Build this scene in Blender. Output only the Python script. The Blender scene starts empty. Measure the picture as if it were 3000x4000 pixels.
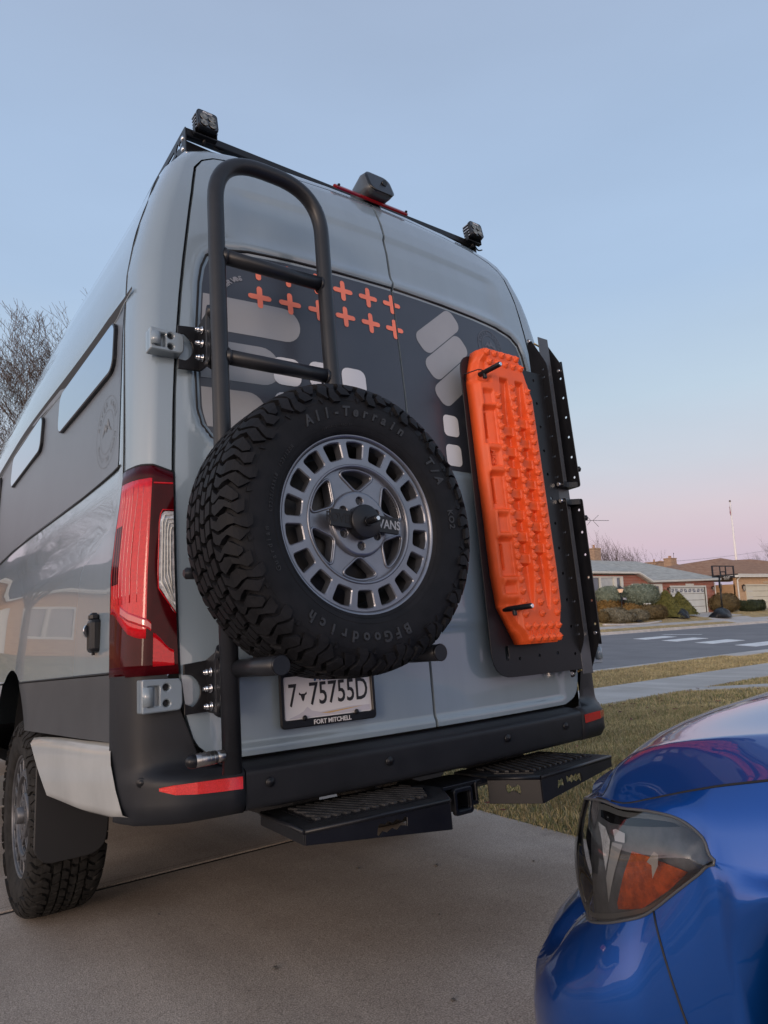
import bpy, bmesh, math, random
import numpy as np
from mathutils import Vector, Matrix
from mathutils.geometry import tessellate_polygon

random.seed(7); rng = np.random.default_rng(7)
SC = bpy.context.scene
COL = SC.collection
R = math.radians
PITCH = R(4.5)                      # the driveway falls 4.5 degrees towards the street

# ------------------------------------------------------------------ camera
cam = bpy.data.cameras.new('camera'); co = bpy.data.objects.new('camera', cam); COL.objects.link(co)
cam.sensor_fit = 'VERTICAL'; cam.sensor_height = 9.6; cam.sensor_width = 7.2
cam.lens = 2678.8 / 4000 * 9.6
cam.clip_start = .05; cam.clip_end = 3000
RC = ((0.80626429, -0.0595454, -0.58855096), (-0.59067071, -0.13543137, -0.79546619), (-0.03234191, 0.9889958, -0.1443652))
co.matrix_world = Matrix.Translation((-1.51988, -1.74309, 1.06157)) @ Matrix(RC).to_4x4()
cam.dof.use_dof = True; cam.dof.focus_distance = 2.3; cam.dof.aperture_fstop = 7
SC.camera = co

# ------------------------------------------------------------------ world, sun, exposure
W = bpy.data.worlds.new('World'); SC.world = W; W.use_nodes = True
nt = W.node_tree; nt.nodes.clear()
def N(t, typ, **k):
    n = t.nodes.new(typ)
    for a, b in k.items(): setattr(n, a, b)
    return n
out = N(nt, 'ShaderNodeOutputWorld'); bg = N(nt, 'ShaderNodeBackground'); bg2 = N(nt, 'ShaderNodeBackground'); add = N(nt, 'ShaderNodeAddShader')
sky = N(nt, 'ShaderNodeTexSky', sky_type='NISHITA', sun_disc=False)
sky.sun_elevation = R(3.0); sky.sun_rotation = R(241); sky.air_density = 1.2; sky.dust_density = 2.0; sky.ozone_density = 2.0
nt.links.new(sky.outputs[0], bg2.inputs[0]); bg2.inputs[1].default_value = .04
tc = N(nt, 'ShaderNodeTexCoord'); sp = N(nt, 'ShaderNodeSeparateXYZ'); cr = N(nt, 'ShaderNodeValToRGB')
nt.links.new(tc.outputs['Generated'], sp.inputs[0]); nt.links.new(sp.outputs[2], cr.inputs[0])
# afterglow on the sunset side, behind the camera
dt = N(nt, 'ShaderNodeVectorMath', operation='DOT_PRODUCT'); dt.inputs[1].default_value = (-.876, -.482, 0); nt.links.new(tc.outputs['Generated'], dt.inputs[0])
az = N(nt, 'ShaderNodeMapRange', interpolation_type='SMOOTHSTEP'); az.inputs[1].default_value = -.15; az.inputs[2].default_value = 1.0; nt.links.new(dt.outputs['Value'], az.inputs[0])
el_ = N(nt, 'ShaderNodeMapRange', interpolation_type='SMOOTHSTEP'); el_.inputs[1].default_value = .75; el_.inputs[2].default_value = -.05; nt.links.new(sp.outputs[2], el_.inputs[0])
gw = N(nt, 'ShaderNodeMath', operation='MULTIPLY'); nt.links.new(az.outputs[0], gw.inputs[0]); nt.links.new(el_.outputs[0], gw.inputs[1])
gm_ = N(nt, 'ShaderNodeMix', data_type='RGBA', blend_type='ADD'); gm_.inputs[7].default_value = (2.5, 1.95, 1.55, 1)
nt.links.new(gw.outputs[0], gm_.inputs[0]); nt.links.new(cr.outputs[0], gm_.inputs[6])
hz = N(nt, 'ShaderNodeTexNoise'); hz.inputs['Scale'].default_value = 2.2; hz.inputs['Detail'].default_value = 5; hm = N(nt, 'ShaderNodeMapping'); hm.inputs['Scale'].default_value = (1, 1, 3.5)
nt.links.new(tc.outputs['Generated'], hm.inputs[0]); nt.links.new(hm.outputs[0], hz.inputs['Vector'])
hr = N(nt, 'ShaderNodeMapRange'); hr.inputs[1].default_value = .3; hr.inputs[2].default_value = .7; hr.inputs[3].default_value = .965; hr.inputs[4].default_value = 1.035; nt.links.new(hz.outputs['Fac'], hr.inputs[0])
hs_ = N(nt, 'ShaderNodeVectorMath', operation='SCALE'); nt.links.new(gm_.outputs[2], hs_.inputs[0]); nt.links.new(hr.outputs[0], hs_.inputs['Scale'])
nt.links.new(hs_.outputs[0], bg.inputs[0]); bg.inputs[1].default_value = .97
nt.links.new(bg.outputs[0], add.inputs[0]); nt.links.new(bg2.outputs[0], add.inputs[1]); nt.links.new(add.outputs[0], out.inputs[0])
def s2l(c):
    return tuple((x / 12.92 if x <= .04045 else ((x + .055) / 1.055) ** 2.4) for x in (v / 255 for v in c))
# dusk sky away from the sunset: lavender at the horizon, a pink belt, then pale and deeper blue
stops = [(0.0, (176, 166, 182)), (.035, (194, 183, 206)), (.08, (208, 187, 204)), (.125, (211, 196, 208)), (.19, (201, 204, 217)),
         (.28, (187, 204, 221)), (.42, (172, 195, 224)), (.56, (167, 189, 219)), (.72, (162, 179, 206)), (1.0, (145, 162, 192))]
e = cr.color_ramp.elements
while len(e) < len(stops): e.new(.5)
for el, (p_, c_) in zip(e, stops):
    el.position = p_; el.color = (*s2l(c_), 1)
sun = bpy.data.lights.new('sun', 'SUN'); so = bpy.data.objects.new('sun', sun); COL.objects.link(so)
sun.energy = .8; sun.angle = R(14); sun.color = (1, .78, .62)
sd = Vector((math.cos(R(241 - 180)) * 0 - .87 * math.cos(R(6)), -.48 * math.cos(R(6)), math.sin(R(9))))
so.rotation_euler = sd.to_track_quat('Z', 'Y').to_euler()
SC.view_settings.view_transform = 'Standard'; SC.view_settings.look = 'None'; SC.view_settings.gamma = 1
SC.view_settings.use_curve_mapping = False; SC.view_settings.exposure = 0.0

# ------------------------------------------------------------------ materials
MATS = {}
def mat(name, col, rough=.5, metal=0., coat=0., spec=.5, noise=0., nscale=8., bump=0., bscale=60., rvar=0., coatr=.04, trans=0., col2=None, emit=None, bdist=.002, detail=6):
    if name in MATS: return MATS[name]
    m = bpy.data.materials.new(name); m.use_nodes = True; t = m.node_tree; b = t.nodes['Principled BSDF']
    b.inputs['Base Color'].default_value = (*col, 1); b.inputs['Roughness'].default_value = rough; b.inputs['Metallic'].default_value = metal
    b.inputs['Coat Weight'].default_value = coat; b.inputs['Coat Roughness'].default_value = coatr; b.inputs['Specular IOR Level'].default_value = spec
    b.inputs['Transmission Weight'].default_value = trans
    if emit: b.inputs['Emission Color'].default_value = (*emit[0], 1); b.inputs['Emission Strength'].default_value = emit[1]
    tcn = None
    if noise or bump or rvar or col2:
        tcn = N(t, 'ShaderNodeTexCoord')
        nz = N(t, 'ShaderNodeTexNoise'); nz.inputs['Scale'].default_value = nscale; nz.inputs['Detail'].default_value = detail; nz.inputs['Roughness'].default_value = .6
        t.links.new(tcn.outputs['Object'], nz.inputs['Vector'])
    if noise or col2:
        rp = N(t, 'ShaderNodeValToRGB'); a = rp.color_ramp.elements
        c2 = col2 if col2 else tuple(min(1, c * (1 + noise)) for c in col)
        c1 = col if col2 else tuple(c * (1 - noise) for c in col)
        a[0].position = .36; a[1].position = .64; a[0].color = (*c1, 1); a[1].color = (*c2, 1)
        t.links.new(nz.outputs['Fac'], rp.inputs[0]); t.links.new(rp.outputs[0], b.inputs['Base Color'])
    if rvar:
        mr = N(t, 'ShaderNodeMapRange'); mr.inputs[1].default_value = .3; mr.inputs[2].default_value = .7
        mr.inputs[3].default_value = rough - rvar; mr.inputs[4].default_value = rough + rvar
        t.links.new(nz.outputs['Fac'], mr.inputs[0]); t.links.new(mr.outputs[0], b.inputs['Roughness'])
    if bump:
        n2 = N(t, 'ShaderNodeTexNoise'); n2.inputs['Scale'].default_value = bscale; n2.inputs['Detail'].default_value = 4
        t.links.new(tcn.outputs['Object'], n2.inputs['Vector'])
        bp = N(t, 'ShaderNodeBump'); bp.inputs['Strength'].default_value = bump; bp.inputs['Distance'].default_value = bdist
        t.links.new(n2.outputs['Fac'], bp.inputs['Height']); t.links.new(bp.outputs[0], b.inputs['Normal'])
    MATS[name] = m; return m

def nodes(m): return m.node_tree, m.node_tree.nodes['Principled BSDF']

PAINT = mat('grey_blue_paint', (.205, .262, .312), .26, 0, 1.0, .5, .03, 1.5, coatr=.02)
_t, _b = nodes(PAINT)                                           # faint vertical water marks in the film of road dust
_mp = N(_t, 'ShaderNodeMapping'); _mp.inputs['Scale'].default_value = (7, 7, .5); _nz = [n for n in _t.nodes if n.type == 'TEX_NOISE'][0]; _tc = [n for n in _t.nodes if n.type == 'TEX_COORD'][0]
_t.links.new(_tc.outputs['Object'], _mp.inputs[0]); _t.links.new(_mp.outputs[0], _nz.inputs['Vector'])
_mr = N(_t, 'ShaderNodeMapRange'); _mr.inputs[1].default_value = .35; _mr.inputs[2].default_value = .7; _mr.inputs[3].default_value = .015; _mr.inputs[4].default_value = .045; _t.links.new(_nz.outputs['Fac'], _mr.inputs[0]); _t.links.new(_mr.outputs[0], _b.inputs['Coat Roughness'])
PAINTM = mat('grey_paint_clean', (.215, .262, .30), .3, 0, .9, .5, .03, 6)
WRAP = mat('matte_grey_wrap', (.135, .155, .185), .36, 0, 0, .5, .05, 3, .03, 400)
VINYL = mat('slate_vinyl', (.036, .042, .058), .34, 0, .15, .5, .10, 2.5, coatr=.15)
MAUVE = mat('pale_grey_vinyl', (.275, .285, .305), .4, 0, .1, .5, .06, 3)
WHITEV = mat('white_vinyl', (.62, .63, .66), .4)
CORAL = mat('coral_vinyl', (.82, .20, .12), .45)
CLAD = mat('grey_textured_plastic', (.050, .053, .058), .5, 0, 0, .45, .10, 5, .35, 900, bdist=.0008)
BUMP = mat('dark_textured_plastic', (.0145, .016, .020), .45, 0, 0, .28, .15, 6, .35, 900, bdist=.0008, rvar=.06)
POWDER = mat('black_powder_coat', (.008, .0085, .011), .36, 0, 0, .36, .15, 12, .25, 1300, bdist=.0005, rvar=.05)
POWDERD = mat('black_powder_coat_dusty', (.010, .0105, .012), .5, 0, 0, .45, .4, 18, .25, 900, bdist=.0006, rvar=.1)
TUBE = mat('charcoal_tube_coat', (.015, .0165, .021), .36, 0, .05, .33, .12, 14, .12, 1500, bdist=.0004, coatr=.3)
RUBBER = mat('tyre_rubber', (.0095, .010, .0122), .62, 0, 0, .17, .3, 20, .18, 500, bdist=.0006, rvar=.1)
RUBBERL = mat('tyre_letters', (.021, .022, .025), .42, 0, 0, .4, .2, 30)
RUBBERD = mat('dusty_tyre_rubber', (.020, .019, .018), .8, 0, 0, .18, .35, 25, .2, 500, bdist=.0006)
GUN = mat('gunmetal_wheel', (.20, .21, .24), .33, .75, .25, .5, .12, 9, .05, 700, rvar=.07, coatr=.25)
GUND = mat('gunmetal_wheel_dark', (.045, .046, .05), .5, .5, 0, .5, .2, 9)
BLACK = mat('black_void', (.004, .004, .005), .8)
RUBGAP = mat('black_seal', (.006, .006, .007), .6)
GLASS = mat('mirrored_window_glass', (.62, .655, .70), .02, 1)
CHROME = mat('bright_steel', (.72, .72, .74), .18, 1, 0, .5, .08, 60)
STEEL = mat('dull_steel', (.42, .40, .38), .33, 1, 0, .5, .2, 60)
ORANGE = mat('orange_plastic', (.80, .105, .022), .45, 0, 0, .4, .06, 12, .15, 600, rvar=.06, bdist=.0006)
ORANGED = mat('orange_plastic_cavity', (.25, .02, .008), .6)
PLATEW = mat('plate_white', (.66, .67, .71), .35, 0, .3)
PLATEB = mat('plate_blue', (.04, .12, .28), .5); PLATEK = mat('plate_black', (.012, .012, .015), .5)
LENSR = mat('red_lens', (.42, .006, .010), .08, 0, .9, .6, .18, 18)
LENSD = mat('dark_red_lens', (.045, .001, .003), .06, 0, .0, .14, .25, 10)
LENSB = mat('bright_red_reflector', (.52, .004, .010), .09, 0, .12, .38, .12, 120, .12, 420, bdist=.001)
CLEARL = mat('clear_lens', (.55, .56, .58), .12, .25, .6, .6, .35, 55)
WHITEP = mat('white_trim', (.66, .65, .60), .5, 0, 0, .4, .05, 3)
# ------------------------------------------------------------------ geometry helpers
class G:
    """collects vertices and faces for ONE mesh object"""
    def __init__(s): s.v = []; s.f = []; s.sm = []; s.mi = []
    def add(s, vs, fs, smooth=False, mi=0):
        o = len(s.v); s.v.extend([tuple(map(float, q)) for q in vs])
        for f in fs: s.f.append(tuple(o + i for i in f)); s.sm.append(smooth); s.mi.append(mi)
        return s
    def box(s, c, d, bevel=0., rot=None, mi=0, seg=1):
        bm = bmesh.new(); bmesh.ops.create_cube(bm, size=1)
        for q in bm.verts: q.co = Vector((q.co.x * d[0], q.co.y * d[1], q.co.z * d[2]))
        if bevel > 0: bmesh.ops.bevel(bm, geom=list(bm.edges), offset=min(bevel, min(d) * .49), segments=seg, affect='EDGES', profile=.5)
        m = Matrix.Translation(c) @ (rot.to_4x4() if rot else Matrix())
        bm.verts.index_update()
        vs = [m @ q.co for q in bm.verts]; fs = [[q.index for q in f.verts] for f in bm.faces]; bm.free()
        return s.add(vs, fs, False, mi)
    def tube(s, path, r, n=12, closed=False, caps=True, mi=0, smooth=True):
        P = [Vector(p) for p in path]; k = len(P); rr = r if hasattr(r, '__len__') else [r] * k
        vs = []; fs = []; up = None
        for i, p in enumerate(P):
            if closed: t = (P[(i + 1) % k] - P[i - 1])
            else: t = P[min(i + 1, k - 1)] - P[max(i - 1, 0)]
            if t.length < 1e-9: t = Vector((0, 0, 1))
            t.normalize()
            if up is None: up = Vector((0, 0, 1)) if abs(t.z) < .9 else Vector((1, 0, 0))
            a = (up - t * up.dot(t)); 
            if a.length < 1e-6: a = t.orthogonal()
            a.normalize(); b = t.cross(a); up = a
            for j in range(n):
                w = 2 * math.pi * j / n; vs.append(p + (a * math.cos(w) + b * math.sin(w)) * rr[i])
        for i in range(k if closed else k - 1):
            for j in range(n):
                i2 = (i + 1) % k; fs.append((i * n + j, i * n + (j + 1) % n, i2 * n + (j + 1) % n, i2 * n + j))
        s.add(vs, fs, smooth, mi)
        if caps and not closed:
            o = len(s.v)
            s.add(vs[:n], [tuple(range(n))[::-1]], False, mi); s.add(vs[-n:], [tuple(range(n))], False, mi)
        return s
    def cyl(s, a, b, r, n=16, mi=0, bevel=0.):
        a = Vector(a); b = Vector(b); d = (b - a).normalized()
        if bevel: return s.tube([a, a + d * bevel * .01, a + d * bevel, b - d * bevel, b - d * bevel * .01, b], [r - bevel, r - bevel, r, r, r - bevel, r - bevel], n, mi=mi)
        return s.tube([a, b], r, n, mi=mi)
    def lathe(s, prof, o, ax, n=48, mi=0, smooth=True, close=False):
        """prof: (radius, offset along ax)"""
        ax = Vector(ax).normalized(); a = ax.orthogonal().normalized(); b = ax.cross(a); o = Vector(o); vs = []; fs = []; k = len(prof)
        for j in range(n):
            w = 2 * math.pi * j / n; d = a * math.cos(w) + b * math.sin(w)
            for (r, h) in prof: vs.append(o + d * r + ax * h)
        for j in range(n):
            for i in range(k - 1):
                j2 = (j + 1) % n; fs.append((j * k + i, j2 * k + i, j2 * k + i + 1, j * k + i + 1))
        return s.add(vs, fs, smooth, mi)
    def grid(s, rows, smooth=True, mi=0, closed=False):
        """rows: list of equal-length point lists"""
        n = len(rows); m = len(rows[0]); vs = [p for r_ in rows for p in r_]; fs = []
        for i in range(n - 1):
            for j in range(m - 1 + (1 if closed else 0)):
                j2 = (j + 1) % m; fs.append((i * m + j, i * m + j2, (i + 1) * m + j2, (i + 1) * m + j))
        return s.add(vs, fs, smooth, mi)
    def poly(s, pts, mi=0, smooth=False):
        tri = tessellate_polygon([[Vector(p) for p in pts]])
        return s.add(pts, [tuple(t) for t in tri], smooth, mi)
    def prism(s, pts2, fr, h, mi=0, bevel=0.):
        """2D polygon in frame fr (4x4), extruded h along the frame's z; small chamfer on the top edge"""
        n = len(pts2); P = lambda x, y, z: fr @ Vector((x, y, z))
        bot = [P(x, y, 0) for x, y in pts2]
        if bevel:
            ins = inset(pts2, bevel)
            mid = [P(x, y, h - bevel if h > 0 else h + bevel) for x, y in pts2]; top = [P(x, y, h) for x, y in ins]
            loops = [bot, mid, top]
        else: top = [P(x, y, h) for x, y in pts2]; loops = [bot, top]
        vs = [p for l in loops for p in l]; fs = []
        for a in range(len(loops) - 1):
            for i in range(n): fs.append((a * n + i, a * n + (i + 1) % n, (a + 1) * n + (i + 1) % n, (a + 1) * n + i))
        o = (len(loops) - 1) * n
        tri = tessellate_polygon([[Vector((x, y, 0)) for x, y in pts2]])
        fs += [tuple(o + i for i in t) for t in tri] + [tuple(i for i in t)[::-1] for t in tri]
        return s.add(vs, fs, False, mi)
    def raw(s, vf, M=None, mi=0, smooth=False):
        vs, fs = vf; return s.add([M @ Vector(q) for q in vs] if M else vs, fs, smooth, mi)
    def mesh(s, name, base=(0, 0, 0), fixn=True):
        me = bpy.data.meshes.new(name); bx, by, bz = base
        me.from_pydata([(x - bx, y - by, z - bz) for x, y, z in s.v], [], s.f)
        me.polygons.foreach_set('use_smooth', s.sm); me.polygons.foreach_set('material_index', s.mi)
        if fixn and len(s.f) < 60000:
            bm = bmesh.new(); bm.from_mesh(me); bmesh.ops.remove_doubles(bm, verts=bm.verts, dist=2e-5); bmesh.ops.recalc_face_normals(bm, faces=bm.faces); bm.to_mesh(me); bm.free()
        me.update(); return me

def inset(p, d):
    n = len(p); A = sum(p[i][0] * p[(i + 1) % n][1] - p[(i + 1) % n][0] * p[i][1] for i in range(n)); sg = 1 if A > 0 else -1; o = []
    for i in range(n):
        a, b, c = Vector(p[i - 1]), Vector(p[i]), Vector(p[(i + 1) % n]); u = (b - a).normalized(); w = (c - b).normalized()
        nn = Vector((-u.y - w.y, u.x + w.x)); 
        if nn.length < 1e-6: nn = Vector((-u.y, u.x))
        nn.normalize(); k = max(.4, nn.dot(Vector((-u.y, u.x)))); o.append(tuple(b + nn * (sg * d / k)))
    return o
def rrect(w, h, r, n=5, cx=0, cy=0):
    o = []
    for sx, sy, a0 in ((1, 1, 0), (-1, 1, 90), (-1, -1, 180), (1, -1, 270)):
        for i in range(n + 1):
            a = R(a0 + 90 * i / n); o.append((cx + sx * (w / 2 - r) + r * math.cos(a), cy + sy * (h / 2 - r) + r * math.sin(a)))
    return o
def rpoly(pts, r, n=5):
    """polygon with rounded corners; r may be a list"""
    o = []; k = len(pts)
    for i in range(k):
        ri = r[i] if hasattr(r, '__len__') else r
        a, b, c = Vector(pts[i - 1]), Vector(pts[i]), Vector(pts[(i + 1) % k]); u = (a - b); w = (c - b)
        d = min(ri, u.length * .49, w.length * .49)
        if d < 1e-5: o.append(tuple(b)); continue
        p = b + u.normalized() * d; q = b + w.normalized() * d
        for j in range(n + 1):
            t = j / n; o.append(tuple((1 - t) ** 2 * p + 2 * t * (1 - t) * b + t * t * q))
    return o
def frame(o, x, y):
    x = Vector(x).normalized(); z = x.cross(Vector(y)).normalized(); y = z.cross(x)
    return Matrix(((x.x, y.x, z.x, o[0]), (x.y, y.y, z.y, o[1]), (x.z, y.z, z.z, o[2]), (0, 0, 0, 1)))
XZ = lambda o: frame(o, (1, 0, 0), (0, 0, 1))      # local z points to -Y (out of the rear of the van)

def plate2d(polys, depth, bevel=0., res=2):
    """flat plate with holes: outline + holes (2D), thickness depth, centred on z=0; returns verts, faces"""
    cu = bpy.data.curves.new('tmp', 'CURVE'); cu.dimensions = '2D'; cu.fill_mode = 'BOTH'; cu.extrude = max(depth / 2 - bevel, 0); cu.bevel_depth = bevel; cu.bevel_resolution = 0; cu.offset = -bevel
    for p in polys:
        sp_ = cu.splines.new('POLY'); sp_.points.add(len(p) - 1); sp_.use_cyclic_u = True
        for q, (x, y) in zip(sp_.points, p): q.co = (x, y, 0, 1)
    o = bpy.data.objects.new('tmp', cu); me = o.to_mesh()
    vs = [tuple(q.co) for q in me.vertices]; fs = [tuple(f.vertices) for f in me.polygons]
    o.to_mesh_clear(); bpy.data.objects.remove(o); bpy.data.curves.remove(cu); return vs, fs
def text2d(s, size, ext=0., align='CENTER', bold=0., space=1., shear=0.):
    cu = bpy.data.curves.new('tmp', 'FONT'); cu.body = s; cu.size = size; cu.extrude = ext; cu.align_x = align; cu.align_y = 'CENTER'; cu.offset = bold; cu.space_character = space; cu.resolution_u = 3; cu.shear = shear
    o = bpy.data.objects.new('tmp', cu); me = o.to_mesh()
    vs = [tuple(q.co) for q in me.vertices]; fs = [tuple(f.vertices) for f in me.polygons]
    o.to_mesh_clear(); bpy.data.objects.remove(o); bpy.data.curves.remove(cu); return vs, fs
def scale2(vf, sx, sy): return [(x * sx, y * sy, z) for x, y, z in vf[0]], vf[1]

BASE = {}
def thing(name, label, cat, base=(0, 0, 0), group=None, van=False, rotz=0., root_rot=None):
    o = bpy.data.objects.new(name, None); COL.objects.link(o); o.empty_display_size = .1
    o['label'] = label; o['category'] = cat
    if group: o['group'] = group
    b = Vector(base)
    if van:
        m = Matrix.Rotation(-PITCH, 4, 'X'); o.matrix_world = Matrix.Translation(m @ b) @ m
        BASE[o.name] = tuple(b)
    else:
        o.location = b; o.rotation_euler = (0, 0, rotz); BASE[o.name] = tuple(b)
    return o
def rootof(o):
    while o.parent: o = o.parent
    return o
def obj(name, g, m, parent=None, kind=None, fixn=True, label=None):
    base = BASE.get(rootof(parent).name, (0, 0, 0)) if parent else (0, 0, 0)
    me = g.mesh(name, base, fixn) if isinstance(g, G) else g
    for q in (m if isinstance(m, (list, tuple)) else [m]):
        if not isinstance(g, G) and len(me.materials): break
        me.materials.append(q)
    o = bpy.data.objects.new(name, me); COL.objects.link(o)
    if parent: o.parent = parent
    if kind: o['kind'] = kind
    if label: o['label'] = label
    return o
def inst(src, name, parent, loc, rot=None):
    """same mesh, other place (local to the parent's root)"""
    base = BASE.get(rootof(parent).name, (0, 0, 0))
    o = src.copy(); o.name = name; COL.objects.link(o); o.parent = parent; o.location = Vector(loc) - Vector(base)
    if rot: o.rotation_euler = rot
    return o
def solo(name, g, m, label, cat, group=None, base=None, van=False):
    """a thing that is one mesh"""
    o = obj(name, g, m); o['label'] = label; o['category'] = cat
    if group: o['group'] = group
    if van: o.matrix_world = Matrix.Rotation(-PITCH, 4, 'X')
    if base is not None:
        b = Vector(base); o.data.transform(Matrix.Translation(-b)); o.location = b
    return o
ss = lambda a, b, x: (lambda t: t * t * (3 - 2 * t))(min(1, max(0, (x - a) / (b - a))))
lerp = lambda a, b, t: a + (b - a) * t
def arcp(cx, cy, r, a0, a1, n): return [(cx + r * math.cos(R(a0 + (a1 - a0) * i / n)), cy + r * math.sin(R(a0 + (a1 - a0) * i / n))) for i in range(n + 1)]
def itp(x, tab): return float(np.interp(x, [a for a, _ in tab], [b for _, b in tab]))
# ================================================================== VAN (own frame: x right, y forward, z up from the tyres' ground)
van = thing('camper_van', 'tall grey camper van with slate graphics, parked nose to the street', 'van', (0, 0, 0), van=True)
YD = [(0, 0), (1.85, 0), (2.3, .024), (2.45, .036), (2.52, .05), (2.6, .07), (2.68, .1), (2.74, .14), (2.79, .2), (2.83, .3)]
def Rs(x, z): return itp(z, YD) + .086 * x * x
WT = [(.5, .985), (.93, .978), (1.2, .968), (1.5, .952), (1.8, .944), (2.0, .938), (2.2, .926), (2.35, .90), (2.45, .872), (2.5, .855)]
GAPL = [(.915, -.838), (.95, -.84), (1.2, -.845), (1.5, -.845), (1.75, -.838), (1.9, -.828), (2.07, -.812), (2.21, -.795), (2.378, -.772), (2.497, -.752), (2.584, -.735)]
gapx = lambda z: itp(z, GAPL); wid = lambda z: itp(z, WT)
ZL = [.935, 1.0, 1.06, 1.12, 1.18, 1.24, 1.29, 1.33, 1.37, 1.42, 1.47, 1.52, 1.56, 1.62, 1.7, 1.8, 1.9, 2.0, 2.06, 2.11, 2.16, 2.2, 2.3, 2.4, 2.47]
TOPG = [(-.750, 2.51), (-.735, 2.584), (-.712, 2.626), (-.668, 2.655), (-.578, 2.676), (-.403, 2.692), (-.2, 2.706), (0, 2.712)]
TOPC = [(-.808, 2.51), (-.775, 2.605), (-.735, 2.665), (-.68, 2.702), (-.575, 2.728), (-.40, 2.744), (-.2, 2.753), (0, 2.756)]
TOPS = [(-.852, 2.515), (-.815, 2.625), (-.765, 2.697), (-.70, 2.737), (-.585, 2.764), (-.40, 2.785), (-.2, 2.797), (0, 2.80)]
SEC = [((gapx(z), z), (-(wid(z) - .045), z), (-wid(z), z)) for z in ZL] + list(zip(TOPG, TOPC, TOPS))
def side_dx(y, z):
    """pressings of the flank: swage line and the recessed upper panel"""
    d = .010 * ss(1.375, 1.31, z) * ss(.25, .55, y)
    d -= .007 * ss(1.54, 1.56, z) * ss(2.13, 2.105, z) * ss(.24, .30, y)
    d += .006 * math.exp(-((z - 2.3) / .03) ** 2) * ss(.2, .5, y)
    return d
DY = [0, .035, .085, .16]; AK = [1, .40, .12, 0]
YF = [.24, .28, .32, .45, .7, 1.0, 1.15, 1.22, 1.28, 1.34, 1.40, 1.46, 1.52, 1.58, 1.63, 1.68, 1.74, 1.80, 1.86, 1.92, 1.98, 2.05, 2.3, 2.7, 3.3, 4.0, 4.8, 5.4, 5.75]
def arch_z(y, a=.42, b=.573):
    u = (y - 1.63) / a
    return .42 + b * math.sqrt(1 - u * u) if abs(u) < 1 else -1
def side_pt(y, z, off=0.):
    """left flank at station y, height z (behind the rounded rear corner)"""
    x = wid(z) * (1 + .045 * ss(.2, 2, y)) + side_dx(y, z) + off
    return (-x, y, z)
def shell_row(i, mirror=1):
    (gx, gz), (cx, cz), (sx, sz) = SEC[i]; y0 = Rs(cx, cz); row = []
    for k in range(5):                                     # rear face from the door gap to the crease
        t = k / 4; x = lerp(gx - .011 * (1 if i < len(ZL) + 2 else .2), cx, t); z = lerp(gz + (.006 if i > len(ZL) + 1 else 0), cz, t); row.append((x, Rs(x, z), z))
    for d, a in zip(DY[1:], AK[1:]):
        row.append((lerp(sx, cx, a), y0 + d, lerp(sz, cz, a)))
    for y in YF:
        if y < y0 + .19 and i >= len(ZL): y = lerp(y0 + .17, .32, (y - .24) / .08) if y <= .32 else y
        k = 1 + .045 * ss(.2, 2, y); z = sz
        if i < len(ZL):
            if ZL[i] < 1.01: z = max(z, arch_z(y)) if ZL[i] < .95 else max(z, arch_z(y) + .012)
            x, _, _ = side_pt(y, z); row.append((x, max(y, y0 + .17), z))
        else: row.append((sx * (k if i < len(ZL) + 3 else 1), max(y, y0 + .17), z))
    row = row if mirror == 1 else [(-x, y, z) for x, y, z in row]
    return row
g = G()
g.grid([shell_row(i) for i in range(len(SEC))]); g.grid([shell_row(i, -1) for i in range(len(SEC))])
front = [shell_row(i)[-1] for i in range(len(SEC))]; fr2 = front + [(-x, y, z) for x, y, z in front[::-1]]
g.poly([(x, y + .002, z) for x, y, z in fr2])
body = obj('body', g, PAINT, van)
# cab and bonnet (ahead, out of sight) so that the van is whole
g = G(); prof = [(5.74, 2.70), (6.2, 2.35), (6.55, 1.75), (6.65, 1.45), (7.15, 1.25), (7.35, .95), (7.38, .5), (5.74, .5)]
g.prism([(a, b) for a, b in prof], frame((-.9, 0, 0), (0, 1, 0), (0, 0, 1)), 1.8); obj('cab', g, PAINTM, van)
# dark jambs behind the door gaps, and the closed rear opening
g = G(); rows = []
for (gx, gz), c, s_ in SEC: rows.append([(gx - .012, Rs(gx, gz) + .03, gz), (0, Rs(0, gz) + .03, gz), (-gx + .012, Rs(gx, gz) + .03, gz)])
g.grid([[(-.875, .115, .60), (0, .03, .60), (.875, .115, .60)], [(-.875, .105, .90), (0, .03, .90), (.875, .105, .90)]] + rows); obj('door_frame', g, RUBGAP, van)

# ---- rear doors -----------------------------------------------------------
WIN = [(-.006, 1.575), (-.64, 1.575), (-.70, 1.588), (-.735, 1.609), (-.764, 1.648), (-.777, 1.70), (-.779, 1.82), (-.771, 1.963), (-.757, 2.13), (-.746, 2.19), (-.728, 2.235), (-.679, 2.267), (-.586, 2.284), (-.439, 2.291), (-.25, 2.295), (-.006, 2.297)]
WA = np.array(WIN)
def win_sd(P):
    """signed distance to the window outline (inside positive), ignoring the edge along the centre gap"""
    P = np.asarray(P, float); a = WA[:-1]; b = WA[1:]; ab = b - a
    d = P[:, None, :] - a[None]; t = np.clip((d * ab).sum(-1) / (ab * ab).sum(-1), 0, 1)
    dist = np.sqrt(((d - t[..., None] * ab) ** 2).sum(-1)).min(1)
    x, y = P[:, 0], P[:, 1]; ins = np.zeros(len(P), bool); n = len(WA); A2 = np.vstack([WA, [(.3, 2.297), (.3, 1.575)]]); n = len(A2)
    for i in range(n):
        x1, y1 = A2[i]; x2, y2 = A2[(i + 1) % n]
        c = ((y1 > y) != (y2 > y)); xx = (x2 - x1) * (y - y1) / (y2 - y1 + 1e-12) + x1; ins ^= c & (x < xx)
    return np.where(ins, dist, -dist)
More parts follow.
